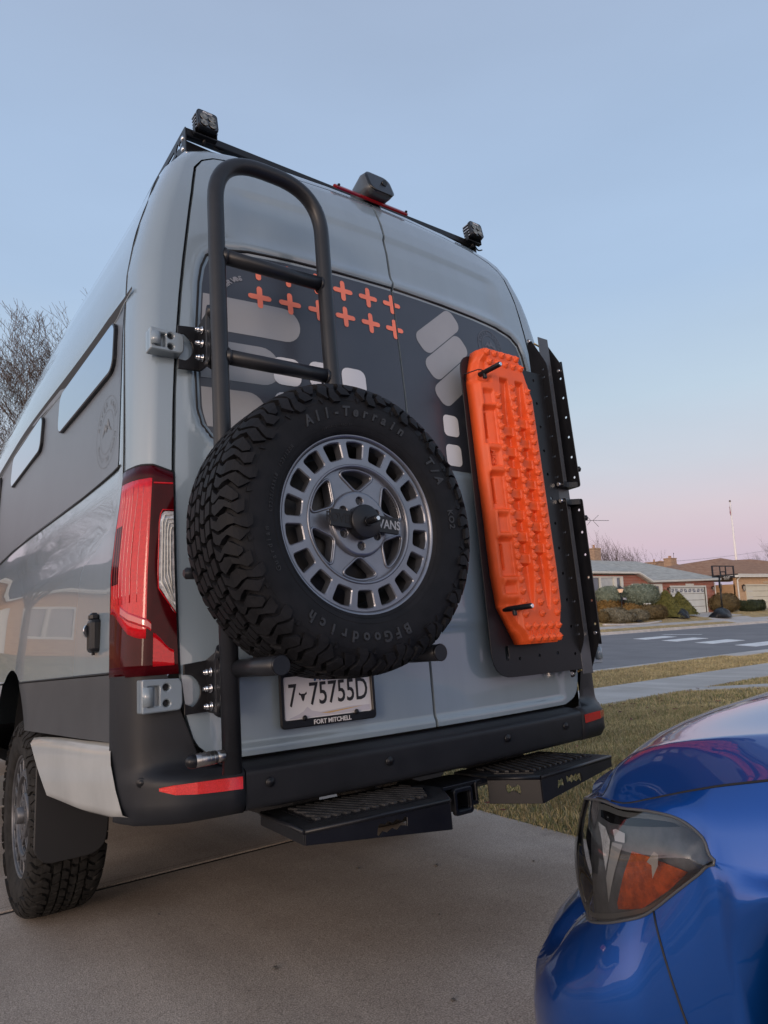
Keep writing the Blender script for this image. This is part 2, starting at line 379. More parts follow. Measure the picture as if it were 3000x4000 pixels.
def ssn(a, b, x): t = np.clip((x - a) / (b - a), 0, 1); return t * t * (3 - 2 * t)
def door_y(P):
    """rear door surface for points (|x| as negative, z): pressings included"""
    P = np.asarray(P, float); x, z = P[:, 0], P[:, 1]; sd_ = win_sd(P)
    y = np.interp(z, [a for a, _ in YD], [b for _, b in YD]) + .086 * x * x
    y = y + .013 * ssn(-.012, .006, sd_) - .004 * np.exp(-((sd_ + .018) / .008) ** 2)
    y = y + .011 * ssn(2.30, 2.36, z) * ssn(2.532, 2.516, z) * ssn(-.66, -.56, x)        # ledge under the brow
    # number plate recess and the shallow lower pressing
    y = y + .008 * ssn(1.02, .99, z) * ssn(.70, .72, z) * ssn(-.72, -.68, x)
    return y
BOTL = [(.683, -.70), (.69, -.735), (.705, -.772), (.725, -.795), (.745, -.808), (.80, -.824), (.86, -.832)] + [(z + .001 * k, x) for k, (z, x) in enumerate(GAPL)]
def door_mesh(sgn):
    rows = []; zs = sorted(set(list(np.arange(.683, 2.575, .0135)) + [.683, .687, .695, .705, .715, .725, 2.584])); NX = 64; XC = -.0055
    us = np.linspace(0, 1, NX)
    for z in zs:
        xl = float(np.interp(z, [a for a, _ in BOTL], [b for _, b in BOTL])); xs = xl + (XC - xl) * us
        rows.append(np.stack([xs, np.full(NX, z)], 1))
    xs = rows[-1][:, 0]; tz = np.interp(xs, [x for x, _ in TOPG[1:]], [z for _, z in TOPG[1:]])
    for k in range(1, 9): rows.append(np.stack([xs, 2.584 + (tz - 2.584) * k / 8], 1))
    P = np.concatenate(rows); y = door_y(P)
    V = np.stack([P[:, 0] * -sgn, y, P[:, 1]], 1); n, m = len(rows), NX
    bm = bmesh.new(); vv = [bm.verts.new(p) for p in V.tolist()]
    for i in range(n - 1):
        for j in range(m - 1):
            q = [vv[i * m + j], vv[i * m + j + 1], vv[(i + 1) * m + j + 1], vv[(i + 1) * m + j]]
            try: bm.faces.new(q)
            except ValueError: pass
    bmesh.ops.remove_doubles(bm, verts=bm.verts, dist=1e-5)
    ed = [e_ for e_ in bm.edges if e_.is_boundary]; r_ = bmesh.ops.extrude_edge_only(bm, edges=ed)
    for q in r_['geom']:
        if isinstance(q, bmesh.types.BMVert): q.co.y += .022
    bmesh.ops.recalc_face_normals(bm, faces=bm.faces)
    for f in bm.faces: f.smooth = True
    for e_ in ed: e_.smooth = False
    me = bpy.data.meshes.new('rear_door'); bm.to_mesh(me); bm.free(); me.materials.append(PAINT); return me
doors = {}
for sgn in (-1, 1):
    doors[sgn] = obj('rear_door', door_mesh(sgn if sgn == 1 else -1) if True else None, PAINT, van)
# careful with sides: sgn -1 = left door (x<0)
def on_door(pts, off):
    """3D points on the door skin for (x,z) pairs, off metres towards the viewer"""
    P = np.array(pts, float); Q = P.copy(); Q[:, 0] = -np.abs(P[:, 0]); y = door_y(Q) - off
    return [(float(a), float(b), float(c)) for a, b, c in zip(P[:, 0], y, P[:, 1])]
def clip_half(poly, a, b, c):
    """keep a*x+b*z<=c"""
    o = []
    for i in range(len(poly)):
        p, q = poly[i], poly[(i + 1) % len(poly)]; dp = a * p[0] + b * p[1] - c; dq = a * q[0] + b * q[1] - c
        if dp <= 0: o.append(p)
        if dp * dq < 0: t = dp / (dp - dq); o.append((p[0] + (q[0] - p[0]) * t, p[1] + (q[1] - p[1]) * t))
    return o
def decal(poly, off, step=.03):
    """flat print that follows the door: polygon cut into strips along z"""
    g = G(); zs = [q[1] for q in poly]; z0, z1 = min(zs), max(zs); n = max(1, int((z1 - z0) / step)); xs = [q[0] for q in poly]
    m = max(1, int((max(xs) - min(xs)) / .06))
    for k in range(n):
        a = z0 + (z1 - z0) * k / n; b = z0 + (z1 - z0) * (k + 1) / n
        s_ = clip_half(clip_half(poly, 0, -1, -a), 0, 1, b)
        for j in range(m):
            xa = min(xs) + (max(xs) - min(xs)) * j / m; xb = min(xs) + (max(xs) - min(xs)) * (j + 1) / m
            t_ = clip_half(clip_half(s_, -1, 0, -xa), 1, 0, xb)
            if len(t_) >= 3: g.add(on_door(t_, off), [tuple(range(len(t_)))], True)
    return g
LD, RD = doors[-1], doors[1]
for sgn, D in doors.items():
    ins = [(x * -sgn, z) for x, z in inset(WIN, .013)[1:-1]]
    ins = [(-.004 * -sgn, 1.588)] + ins + [(-.004 * -sgn, 2.284)]
    obj('window_panel', decal(ins, .0012), VINYL, D)
    # rubber lip round the pressed window
    g = G(); pth = on_door([(x * -sgn, z) for x, z in WIN], .001); g.tube(pth, .0045, 6); obj('window_seal', g, RUBGAP, D)
# pale bars wrapping in from the hinge side
wl = lambda z: float(np.interp(z, [1.575, 1.588, 1.609, 1.648, 1.70, 1.82, 1.963, 2.13], [-.63, -.685, -.718, -.747, -.76, -.762, -.754, -.74]))
for z0, z1, xe in ((1.972, 2.096, -.415), (1.803, 1.936, -.50), (1.645, 1.772, -.557)):
    h = z1 - z0; r_ = h * .47; P = [(xe - r_ + r_ * math.cos(R(a)), (z0 + z1) / 2 + (h / 2) * math.sin(R(a))) for a in range(-90, 91, 15)]
    P += [(wl(z1 - k * h / 6), z1 - k * h / 6) for k in range(7)]
    obj('graphic_bar', decal(P, .0022), MAUVE, LD)
for x, z in ((-.476, 1.862), (-.347, 1.868), (-.221, 1.868), (-.476, 1.738), (-.347, 1.738), (-.221, 1.738), (-.347, 1.63), (-.221, 1.63)):
    obj('graphic_square', decal(rrect(.098, .098, .028, 4, x, z), .0032), WHITEV, LD)
for x, z in ((.217, 1.648), (.217, 1.60 - .07), (.217, 1.766), (.09, 1.648)):
    if z > 1.59: obj('graphic_square', decal(rrect(.08, .085, .02, 4, x, z), .0032), WHITEV, RD)
for k in range(3):
    c = (.216 + .031 * k, 2.168 - .106 * k); a = R(39); ca, sa = math.cos(a), math.sin(a)
    P = [(c[0] + x * ca - y * sa, c[1] + x * sa + y * ca) for x, y in rrect(.275, .098, .036, 5)]
    obj('slanted_bar', decal(P, .0024), MAUVE, RD)
def plus(x, z, s=.041, w=.0095):
    P = []
    for k in range(4):
        a = R(90 * k)
        for px, py in ((w, w), (s - w, w), (s - w * .3, w * .72), (s, 0), (s - w * .3, -w * .72), (s - w, -w), (w, -w))[:6]:
            P.append((x + px * math.cos(-a) - py * math.sin(-a), z + px * math.sin(-a) + py * math.cos(-a)))
    return P
for z in (2.12, 2.225):
    for k in range(6):
        x = -.011 - .1085 * k
        if k:
            obj('plus_mark', decal(plus(x, z), .003, .02), CORAL, LD)
        else:
            P = plus(x, z); obj('plus_mark', decal(clip_half(P, 1, 0, -.004), .003, .02), CORAL, LD)
            obj('plus_mark', decal(clip_half(P, -1, 0, -.004), .003, .02), CORAL, RD)
EMB = mat('tone_on_tone_print', (.085, .092, .115), .4)
def ring_text(g, s, c, r, a0, a1, size, off, flip=False, sx=1.):
    n = len(s)
    for i, ch in enumerate(s):
        if ch == ' ': continue
        a = R(lerp(a0, a1, i / max(1, n - 1))); vf = text2d(ch, size, bold=.0008)
        rot = a - math.pi / 2 if not flip else a + math.pi / 2
        pts = [(c[0] + r * math.cos(a) + x * math.cos(rot) - y * math.sin(rot), c[1] + r * math.sin(a) + x * math.sin(rot) + y * math.cos(rot)) for x, y, z in vf[0]]
        g.add(on_door(pts, off), vf[1])
def emblem(c, D, peaks=True):
    g = G()
    for r0, r1 in ((.078, .074), (.053, .050)):
        n = 40; a = [(c[0] + r0 * math.cos(2 * math.pi * k / n), c[1] + r0 * math.sin(2 * math.pi * k / n)) for k in range(n)]; b = [(c[0] + r1 * math.cos(2 * math.pi * k / n), c[1] + r1 * math.sin(2 * math.pi * k / n)) for k in range(n)]
        vs = on_door(a + b, .0028); g.add(vs, [(k, (k + 1) % n, n + (k + 1) % n, n + k) for k in range(n)])
    ring_text(g, 'ROVER VANS', c, .0635, 165, 15, .017, .0028)
    for P in (((-.042, -.012), (-.016, .02), (-.006, .008), (.006, .028), (.02, .006), (.027, .014), (.042, -.012), (.02, -.004), (.004, .004), (-.012, -.006), (-.02, .002)),
              ((-.03, -.028), (.03, -.028), (.03, -.022), (-.03, -.022))):
        vs = on_door([(c[0] + x, c[1] + y) for x, y in P], .0028); g.add(vs, [t for t in [tuple(q) for q in tessellate_polygon([[Vector((x, y, 0)) for x, y in P]])]])
    obj('round_emblem', g, EMB, D)
emblem((.528, 2.178), RD)
g = G(); ring_text(g, 'ROVER VANS', (-.585, 2.075), .105, 152, 108, .024, .0036); obj('emblem_lettering', g, mat('print_grey', (.22, .225, .25), .4), LD)

# ---- tail lights, hinges, third brake light, camera ------------------------------------------
def corner_pt(z, a, off=0.):
    yend = itp(z, [(.91, .215), (1.05, .228), (1.217, .240), (1.33, .222), (1.42, .198), (1.51, .180)])
    def p(z, a):
        xg = gapx(z) - .008; xc = -(wid(z) - .045)
        if a <= 1: x = lerp(xg, xc, a); return Vector((x, Rs(x, z), z))
        y0 = Rs(xc, z); d = (a - 1) * (yend - y0); k = itp(d, list(zip(DY, AK)))
        return Vector((lerp(-wid(z), xc, k), y0 + d, z))
    q = p(z, a); du = p(z, min(2, a + .05)) - p(z, max(0, a - .05)); dz = p(z + .02, a) - p(z - .02, a)
    n = du.cross(dz).normalized()
    if n.x > 0 and n.y > 0 or n.dot(Vector((-1, -1, 0))) < 0: n = -n
    return q + n * off
ATAB = [0, .12, .25, .4, .55, .7, .85, .95, 1.0, 1.06, 1.14, 1.25, 1.4, 1.6, 1.8, 2.0]
def tail_patch(f0, f1, a0, a1, off, nz=14, side=-1, lip=.012):
    """f0,f1: bottom and top height as functions of a"""
    av = [a0] + [a for a in ATAB if a0 + .01 < a < a1 - .01] + [a1]; rows = []
    for k in range(nz + 1):
        rows.append([corner_pt(lerp(f0(a), f1(a), k / nz), a, off) for a in av])
    rows = [[corner_pt(f0(a), a, off - lip) for a in av]] + rows + [[corner_pt(f1(a), a, off - lip) for a in av]]
    if side == 1: rows = [[(-p[0], p[1], p[2]) for p in r_] for r_ in rows]
    g = G(); g.grid(rows)
    return g
ztop = lambda a: 1.487 + .018 * min(a, 1.2)
for side in (-1, 1):
    tl = obj('tail_light', tail_patch(lambda a: .922, ztop, .0, 2., .010, 20, side, .02), LENSD, van)
    obj('red_reflector', tail_patch(lambda a: lerp(1.02, 1.10, ss(1.0, 1.9, a)), lambda a: 1.468, .97, 1.93, .0115, 16, side, .002), LENSB, tl)
    obj('tail_bar', tail_patch(lambda a: 1.452, lambda a: 1.457, .02, .95, .0118, 1, side, .001), LENSB, tl)
    obj('side_chamber', tail_patch(lambda a: 1.18, lambda a: 1.345, 1.60, 1.90, .0119, 6, side, .0), LENSD, tl)
    obj('reverse_light', tail_patch(lambda a: lerp(1.085, 1.155, ss(0, .6, a)), lambda a: 1.372 - .02 * ss(.5, .62, a), .02, .62, .0122, 10, side, .001), CLEARL, tl)
    for k in range(4):
        g = G(); pts = [corner_pt(1.10 + .02 * k, .07 + .02 * k, .015)] + [corner_pt(z, .50 - .11 * k, .0145) for z in np.linspace(1.17 + .012 * k, 1.34 - .012 * k, 6)] + [corner_pt(1.362 - .012 * k, .40 - .09 * k, .0145), corner_pt(1.362 - .012 * k, .03, .0145)]
        g.tube([(p[0] * -side, p[1], p[2]) for p in pts], .0016, 5); obj('light_guide', g, WHITEP, tl)
    for k in range(7):                                            # fine moulded ribs inside the red flank of the lamp
        a_ = 1.12 + .11 * k; g = G(); g.tube([(p[0] * -side, p[1], p[2]) for p in [corner_pt(z, a_, .0108) for z in np.linspace(1.12, 1.45, 14)]], .0014, 4); obj('lens_rib', g, LENSR, tl)
    g = G(); pts = [corner_pt(1.085, .02, .0125), corner_pt(1.155, .62, .0125)] + [corner_pt(z, .635, .0125) for z in (1.2, 1.25, 1.3, 1.34)] + [corner_pt(1.365, .58, .0125), corner_pt(1.376, .5, .0125), corner_pt(1.376, .02, .0125)]
    g.tube([(p[0] * -side, p[1], p[2]) for p in pts], .002, 5); obj('red_rim', g, LENSB, tl)
    obj('brake_reflector', tail_patch(lambda a: .945, lambda a: lerp(.985, 1.035, ss(.1, .8, a)), .12, .78, .0118, 6, side, .001), LENSB, tl)
    obj('indicator_streak', tail_patch(lambda a: lerp(.975, 1.05, a), lambda a: lerp(.995, 1.075, a), .85, 1.5, .0118, 4, side, .001), LENSR, tl)
    g = G(); g.tube([(p[0] * -side, p[1], p[2]) for p in [corner_pt(z, 2.0, .004) for z in np.linspace(.93, 1.5, 12)]] + [(p[0] * -side, p[1], p[2]) for p in [corner_pt(ztop(a) + .004, a, .004) for a in ATAB[::-1]]], .0035, 6)
    obj('lens_seal', g, RUBGAP, tl)
def hinge(z0, z1, xa, xb, yb, side=-1):
    """painted door hinge with two sunk screws; xa outer, xb inner"""
    g = G(); h = z1 - z0; zc = (z0 + z1) / 2; w = xb - xa
    c1 = rpoly([(xa, z0 + .004), (xb - .006, z0 + .006), (xb, z0 + .02), (xb, z1 - .02), (xb - .006, z1 - .006), (xa, z1 - .002)], .006)
    holes = [[(xa + w * .60 + .0095 * math.cos(t), zc + dz + .0095 * math.sin(t)) for t in np.linspace(0, 2 * math.pi, 17)[:-1]] for dz in (h * .22, -h * .22)]
    slot = rrect(.030, h * .55, .003, 3, xa + .030, zc)
    vf = plate2d([c1] + holes + [slot], .026, .003); fr = XZ((0, yb - .010, 0))
    g.raw(vf, fr)
    g.prism(c1, XZ((0, yb + .02, 0)), .022)
    g.cyl((xa + .016, yb - .018, zc - h * .26), (xa + .016, yb - .018, zc + h * .26), .015, 16)
    if side == 1: g.v = [(-x, y, z) for x, y, z in g.v]
    o = obj('door_hinge', g, PAINTM, van)
    for hl in holes:
        g = G(); cx = sum(p[0] for p in hl) / 16; cz = sum(p[1] for p in hl) / 16
        g.cyl((cx * -side, yb - .004, cz), (cx * -side, yb + .004, cz), .0092, 14); g.cyl((cx * -side, yb - .010, cz), (cx * -side, yb - .004, cz), .0045, 6)
        obj('hinge_screw', g, POWDER, o)
for side in (-1, 1):
    hinge(1.842, 1.918, -.926, -.826, .045, side); hinge(.822, .915, -.955, -.848, .048, side)
g = G(); g.prism(rpoly([(-.175, -.012), (.175, -.012), (.188, .002), (.175, .014), (-.175, .014), (-.188, .002)], .006), frame((.012, .128, 2.739), (1, 0, 0), (0, .62, .78)), .011, bevel=.004)
bl = obj('brake_light', g, mat('brake_light_red', (.20, .003, .007), .15, 0, .4, .5), van)
for x in (-.155, .18):
    g = G(); g.cyl((x, .116, 2.746), (x, .111, 2.742), .005, 8); obj('screw', g, PLATEK, bl)
g = G()                                                       # reversing camera pod on the brake light
for k, (y, sx, sz, zc) in enumerate(((.085, .055, .050, 2.800), (.088, .062, .056, 2.802), (.12, .064, .060, 2.806), (.20, .055, .052, 2.80), (.30, .032, .03, 2.79))):
    P = rrect(2 * sx, 2 * sz, .032, 5, .03, zc)
    if k == 0: rows = []
    rows.append([(x, y + (.02 if False else 0) + .35 * (z - 2.80), z) for x, z in P])
g.grid(rows, closed=True); cam_o = obj('reversing_camera', g, mat('camera_housing', (.05, .055, .062), .35, 0, .3), van)
g = G(); P = rrect(.109, .099, .03, 5, .03, 2.800); Q_ = rrect(.124, .112, .032, 5, .03, 2.802); g.poly([(x, .0840 + .35 * (z - 2.80), z) for x, z in P]); g.grid([[(x, .0842 + .35 * (z - 2.80), z) for x, z in P], [(x - .0004 if x < .03 else x + .0008, .0872 + .35 * (z - 2.80), z) for x, z in Q_], [(x - .0004 if x < .03 else x + .0012, (.092 if x < .05 else .15) + .35 * (z - 2.80), z + (.002 if x > .03 else 0)) for x, z in Q_]], True, closed=True); g.cyl((.05, .088, 2.81), (.05, .078, 2.808), .012, 16); obj('camera_lens', g, mat('smoked_lens', (.006, .006, .007), .25), cam_o)

# ---- bumper --------------------------------------------------------------
BP = [(.02, .676), (-.02, .671), (-.055, .6625), (-.066, .658), (-.0715, .6535), (-.0735, .648), (-.0735, .64), (-.071, .60), (-.067, .570), (-.0655, .562), (-.061, .555), (-.053, .551), (-.045, .549), (.10, .545)]
g = G(); g.grid([[(x, y + .086 * x * x, z) for y, z in BP] for x in np.linspace(-.70, .70, 25)]); bmp = obj('bumper', g, BUMP, van)
def corner_piece(sgn):
    U = [(-.704, 0, 0), (-.74, 0, 0), (-.80, 0, 0), (-.845, 0, 0), (-.88, 0, 0), (-.91, .002, 0), (-.935, .008, .2), (-.955, .020, .5), (-.972, .043, .8), (-.983, .073, 1), (-.988, .102, 1), (-.99, .122, 1)]
    ztp = [(-.99, .93), (-.86, .93), (-.848, .86), (-.842, .80), (-.826, .745), (-.80, .709), (-.775, .69), (-.74, .679), (-.70, .674)]
    rows = []
    for (x, dy, k) in U:
        zt = itp(x, ztp) - .004; r_ = []
        f = 1 - ss(-.86, -.95, x) if x < -.86 else 1.
        base = .086 * x * x + dy - .006
        ledge = lambda z: ss(.695, .650, z) * (.060 * (1 - ss(-.84, -.97, x)) + .008)
        for z in [zt, zt - .006, .80, .74, .70, .685, .675, .668, .660, .650, .64, .62, .60, .575, .560, .549]:
            z = min(z, zt); y = base - ledge(z) - .002
            if z < .575: y += .02 * ss(.575, .549, z)
            xx = x + (.012 * ss(.60, .55, z) if k > .5 else 0)
            r_.append((xx, y, z))
        r_.append((x + .05 * (1 if x < -.9 else 0), r_[-1][1] + .06, .546)); rows.append(r_)
    rows = [[(x + .003, y + .05, z) for x, y, z in rows[0]]] + rows
    g = G(); g.grid(rows)
    g.v = [(x * -sgn, y, z) for x, y, z in g.v]
    return obj('bumper_corner', g, CLAD if False else BUMP, van)
for sgn in (-1, 1):
    cp = corner_piece(sgn)
    # red reflector in the corner
    P = [(-.715, .612), (-.715, .640), (-.80, .645), (-.895, .6425), (-.915, .634), (-.905, .620), (-.82, .616)]
    g = G(); yb = lambda x: .086 * x * x - .006 - (.060 * (1 - ss(-.84, -.97, x)) + .008) - .006 + (.012 * ss(-.9, -.935, x))
    top = [(x, yb(x), z) for x, z in [(-.712, .643), (-.77, .645), (-.83, .646), (-.88, .645), (-.912, .640)]]; bot = [(x, yb(x), z) for x, z in [(-.712, .612), (-.77, .614), (-.83, .617), (-.88, .6215), (-.912, .633)]]
    g.grid([[(p[0], p[1] + .01, p[2] + .001) for p in top], top, bot, [(p[0], p[1] + .01, p[2] - .001) for p in bot]], False); g.v = [(x * -sgn, y, z) for x, y, z in g.v]
    obj('rear_reflector', g, LENSR if sgn == 1 else mat('rear_reflector_red', (.62, .02, .02), .15, 0, .9, .6, .15, 300, .4, 350, bdist=.001), cp)
    g = G(); xs_ = -.945; g.lathe([(.0, -.003), (.007, -.003), (.009, 0), (.012, -.001), (.013, .003)], (xs_ * -sgn, .069, .655), (.5 * -sgn * 1., .86, 0), 16)
    obj('parking_sensor', g, POWDER, cp)
for x in (-.635, -.255, .25, .585):
    g = G(); y = .086 * x * x - .0785; g.lathe([(.0, -.002), (.0075, -.002), (.009, .001), (.0125, .0), (.0135, .004)], (x, y, .617), (0, 1, 0), 18); obj('parking_sensor', g, POWDER, bmp)
# flank cladding, painted lower panel, mud flap, wheel house
def flank_patch(poly_top, poly_bot, ys, off, name, m, lipo=.012, curl=0.):
    g = G(); rows = []
    for y in ys:
        zt, zb = poly_top(y), poly_bot(y); r_ = [(side_pt(y, max(zt, .5))[0] + .015, y, zt)]
        for k in range(9):
            z = lerp(zt, zb, k / 8); x = side_pt(y, max(z, .5))[0] - off + (curl * ss(zb + .05, zb, z)); r_.append((x, y, z))
        r_.append((r_[-1][0] + .03, y, zb - .004)); rows.append(r_)
    rows = [[(x + .02, y - .0, z) for x, y, z in rows[0]]] + rows + [[(x + .02, y, z) for x, y, z in rows[-1]]]
    g.grid(rows); g2 = G(); 
    return g
rear_edge = lambda z: 1.63 - .42 * math.sqrt(max(0, 1 - ((z - .42) / .573) ** 2))
for side in (-1, 1):
    g = G(); rows = []                                          # dark cladding from the bumper corner to the arch
    for k in range(9):
        z = lerp(.932, .752, k / 8); ye = rear_edge(z) ; rows.append([(side_pt(y, z)[0] - .004, y, z) for y in [lerp(.194, ye, t) for t in np.linspace(0, 1, 12)]] + [(side_pt(ye, z)[0] + .05, ye + .004, z)])
    rows[0] = [(x + .001, y, z) for x, y, z in rows[0]]
    g.grid(rows); g.v = [(x * -side, y, z) for x, y, z in g.v]; obj('side_cladding', g, CLAD, van)
    g = G(); rows = []                                          # light lower panel
    tz = lambda y: itp(y, [(.10, .748), (.4, .746), (.8, .742), (1.05, .735), (1.2, .726)]); bz = lambda y: itp(y, [(.05, .565), (.25, .545), (.5, .533), (.86, .533), (.95, .575), (1.2, .722)])
    y0_ = lambda t: lerp(.19, .105, t) if side < 0 else .26
    xcor = lambda y: -itp(y, [(.06, .930), (.066, .935), (.082, .955), (.108, .972), (.14, .983), (.17, .988), (.19, .990), (.3, 1.2)])
    for k in range(13):
        t = k / 12; r_ = []
        for j in range(11):
            u = j / 10; zt = tz(lerp(.19, 1.19, u)); ye = lerp(1.19, .862, t ** .8); y = lerp(y0_(t), ye, u); z = lerp(zt, itp(y, [(.05, .568), (.25, .548), (.5, .538), (.9, .536)]), t)
            x = side_pt(y, .6)[0] - .006 - .006 * math.sin(math.pi * min(1, t * 1.1)) + .05 * ss(.90, 1.0, t) * 0
            x = max(x, xcor(y) - .006)
            if t > .93: x += .03 * (t - .93) / .07
            if k == 0: x += .02
            r_.append((x, y, z))
        rows.append(r_)
    rows.append([(x + .12, y, z - .005) for x, y, z in rows[-1]])
    g.grid(rows); g.v = [(x * -side, y, z) for x, y, z in g.v]; obj('sill_panel', g, mat('pale_sill_paint', (.40, .41, .40), .35, 0, .8, .5, .08, 5), van)
    g = G(); rows = []                                          # panel ahead of the wheel
    for z in (.932, .8, .7, .6, .5, .45): rows.append([(side_pt(y, max(z, .5))[0] - .004, y, z) for y in (3.26 - rear_edge(z), 2.3, 3, 4, 5.6)])
    g.grid(rows); g.v = [(x * -side, y, z) for x, y, z in g.v]; obj('side_skirt', g, mat('pale_sill_paint', (.4, .41, .4)), van)
    g = G(); rows = []                                          # wheel house
    for a in np.linspace(0, 180, 25):
        y = 1.63 + .43 * math.cos(R(a)); z = .42 + .585 * math.sin(R(a)); rows.append([(x, y, z) for x in (-.955, -.66)])
    g.grid(rows); n = len(rows); g.poly([r_[1] for r_ in rows]); g.v = [(x * -side, y, z) for x, y, z in g.v]; obj('wheel_house', g, BLACK, van)
    g = G(); P = rpoly([(-1.0, .735), (-1.003, .32), (-.965, .275), (-.80, .275), (-.755, .30), (-.742, .36), (-.742, .56), (-.80, .735)], .025)
    g.prism(P, XZ((0, 1.165, 0)), .012, bevel=.003); g.v = [(x * -side, y, z) for x, y, z in g.v]; obj('mud_flap', g, mat('mud_flap_rubber', (.012, .012, .013), .5), van)
    g = G(); g.tube([(p[0] * -side, p[1], p[2]) for p in [side_pt(y, .937, .001) for y in np.linspace(.2, 1.44, 20)]], .0035, 6); g.tube([(p[0] * -side, p[1], p[2]) for p in [side_pt(y, .937, .001) for y in np.linspace(1.83, 5.5, 20)]], .0035, 6); obj('panel_gap', g, RUBGAP, van)
    g = G(); g.tube([(p[0] * -side, p[1], p[2]) for p in [side_pt(.192, z, .001) for z in np.linspace(.75, .93, 5)]], .003, 6); obj('panel_gap', g, RUBGAP, van)
# underside and axle, dark
g = G(); g.box((0, 3.3, .56), (1.8, 6.2, .06)); g.cyl((-.7, 1.6, .40), (.7, 1.6, .40), .05, 12); g.box((0, 1.6, .40), (.24, .28, .24), .06); g.box((-.45, .6, .50), (.09, 1.0, .07)); g.box((.45, .6, .50), (.09, 1.0, .07)); obj('underbody', g, mat('underbody_black', (.01, .01, .011), .7), van)

# ---- flank details ---------------------------------------------------------
for side in (-1, 1):
    g = G(); rows = []                                          # matte wrapped upper panel
    for z in [1.556, 1.575, 1.62, 1.7, 1.8, 1.9, 2.0, 2.06, 2.09, 2.108]: 
        zz = z
        ysx = [.262 + (.012 if z < 1.56 or z > 2.10 else 0)] + [.27, .285, .30, .33, .45, .7, 1.0, 1.3, 1.6, 2.0, 2.3, 2.585]
        rows.append([side_pt(y, zz + (.035 * ss(.3, 2.5, y) if z < 1.6 else .04 * ss(.3, 2.5, y)), .0015) for y in ysx])
    g.grid(rows); g.v = [(x * -side, y, z) for x, y, z in g.v]; wrap = obj('wrapped_panel', g, WRAP, van)
    g = G(); P = [side_pt(y, 1.548 + .035 * ss(.3, 2.5, y), .0005) for y in np.linspace(.235, 2.6, 30)]; g.tube([(p[0] * -side, p[1], p[2]) for p in P], .0042, 6); obj('panel_gap', g, RUBGAP, van)
    g = G(); r0, r1, r2 = [], [], []
    for y in np.linspace(.17, 5.4, 60):
        zc = 2.112 + .04 * ss(.3, 2.5, y); th = .017 * ss(.15, .45, y) + .004
        a = side_pt(y, zc - th, .002); b = side_pt(y, zc + th * .8, .004); c = side_pt(y, zc + th * .8 + .006, .010)
        r0.append(a); r1.append(b); r2.append(c)
    g.grid([r0, r1]); g.v = [(x * -side, y, z) for x, y, z in g.v]; obj('gutter_shade_strip', g, mat('gutter_shade_black', (.012, .010, .009), .6), van)  # black strip stands for the shade under the roof overhang
    r1b = [(x - .001, y, z - .03) for x, y, z in r0]; g = G(); g.grid([[(x - .0015, y, z - .001) for x, y, z in r0], [(x - .003, y, z - .004) for x, y, z in r0], [(x - .0005, y, z - .006) for x, y, z in r0]]); g.v = [(x * -side, y, z) for x, y, z in g.v]; obj('gutter_lip', g, PAINTM, van)
    g = G(); P = [side_pt(2.60, z, .003) for z in np.linspace(1.58, 2.12, 8)]; g.tube([(p[0] * -side, p[1], p[2]) for p in P], .010, 6); obj('panel_gap', g, RUBGAP, van)
    g = G()                                                     # seam behind the pillar, up to the roof
    P = [side_pt(lerp(.20, .235, ss(1.5, 2.2, z)), z, .0) for z in np.linspace(1.50, 2.5, 24)] + [(-.85, .245, 2.515), (-.835, .25, 2.57), (-.812, .255, 2.63), (-.765, .26, 2.70)]
    P = [(p[0] - .0002, p[1] + .02 * (p[2] - 1.5), p[2]) for p in P]; g.tube([(p[0] * -side, p[1], p[2]) for p in P], .0022, 5); obj('panel_gap', g, RUBGAP, van)
    for y0w, y1w, z0w, z1w in ((.335, 1.075, 1.903, 2.083), (1.385, 2.125, 1.935, 2.105)):
        if side == 1 and y0w > 1: continue
        P = rrect(y1w - y0w, z1w - z0w, .05, 5, (y0w + y1w) / 2, (z0w + z1w) / 2); n = len(P)
        outp = [side_pt(y, z, .001) for y, z in P]; top = [side_pt(y, z, .013) for y, z in P]; ip = inset(P, .006); inn = [side_pt(y, z, .015) for y, z in ip]
        g = G(); g.add(outp + top + inn, [(k, (k + 1) % n, n + (k + 1) % n, n + k) for k in range(n)] + [(n + k, n + (k + 1) % n, 2 * n + (k + 1) % n, 2 * n + k) for k in range(n)])
        g.v = [(x * -side, y, z) for x, y, z in g.v]; w_ = obj('side_window', g, POWDER, van)
        g = G(); g.poly([(x * -side, y, z) for x, y, z in inn]); obj('window_pane', g, GLASS, w_)
# faint round print on the wrapped panel
g = G(); c = (.42, 1.715)
def side_ring_text(s, r, a0, a1, size, flip=False):
    for i, ch in enumerate(s):
        if ch == ' ': continue
        a = R(lerp(a0, a1, i / max(1, len(s) - 1))); vf = text2d(ch, size); rot = a - math.pi / 2 + (math.pi if flip else 0)
        # seen from outside the left flank, +y runs to the LEFT
        g.add([side_pt(c[0] - (r * math.cos(a) + x * math.cos(rot) - y * math.sin(rot)), c[1] + r * math.sin(a) + x * math.sin(rot) + y * math.cos(rot), .003) for x, y, z in vf[0]], vf[1])
side_ring_text('ROVER VANS', .098, 160, 20, .03); side_ring_text('BUILT TO ROAM', .098, 200, 340, .024, True)
for r0, r1 in ((.122, .1205), (.075, .0735)):
    n = 48; g.add([side_pt(c[0] + r * math.cos(2 * math.pi * k / n), c[1] + r * math.sin(2 * math.pi * k / n), .003) for r in (r0, r1) for k in range(n)], [(k, (k + 1) % n, n + (k + 1) % n, n + k) for k in range(n)])
P = ((-.055, -.01), (-.02, .035), (-.006, .014), (.012, .045), (.03, .012), (.055, -.01), (.03, .0), (.012, .02), (-.008, -.002), (-.02, .014))
g.add([side_pt(c[0] - x, c[1] + y, .003) for x, y in P], [tuple(t) for t in tessellate_polygon([[Vector((x, y, 0)) for x, y in P]])])
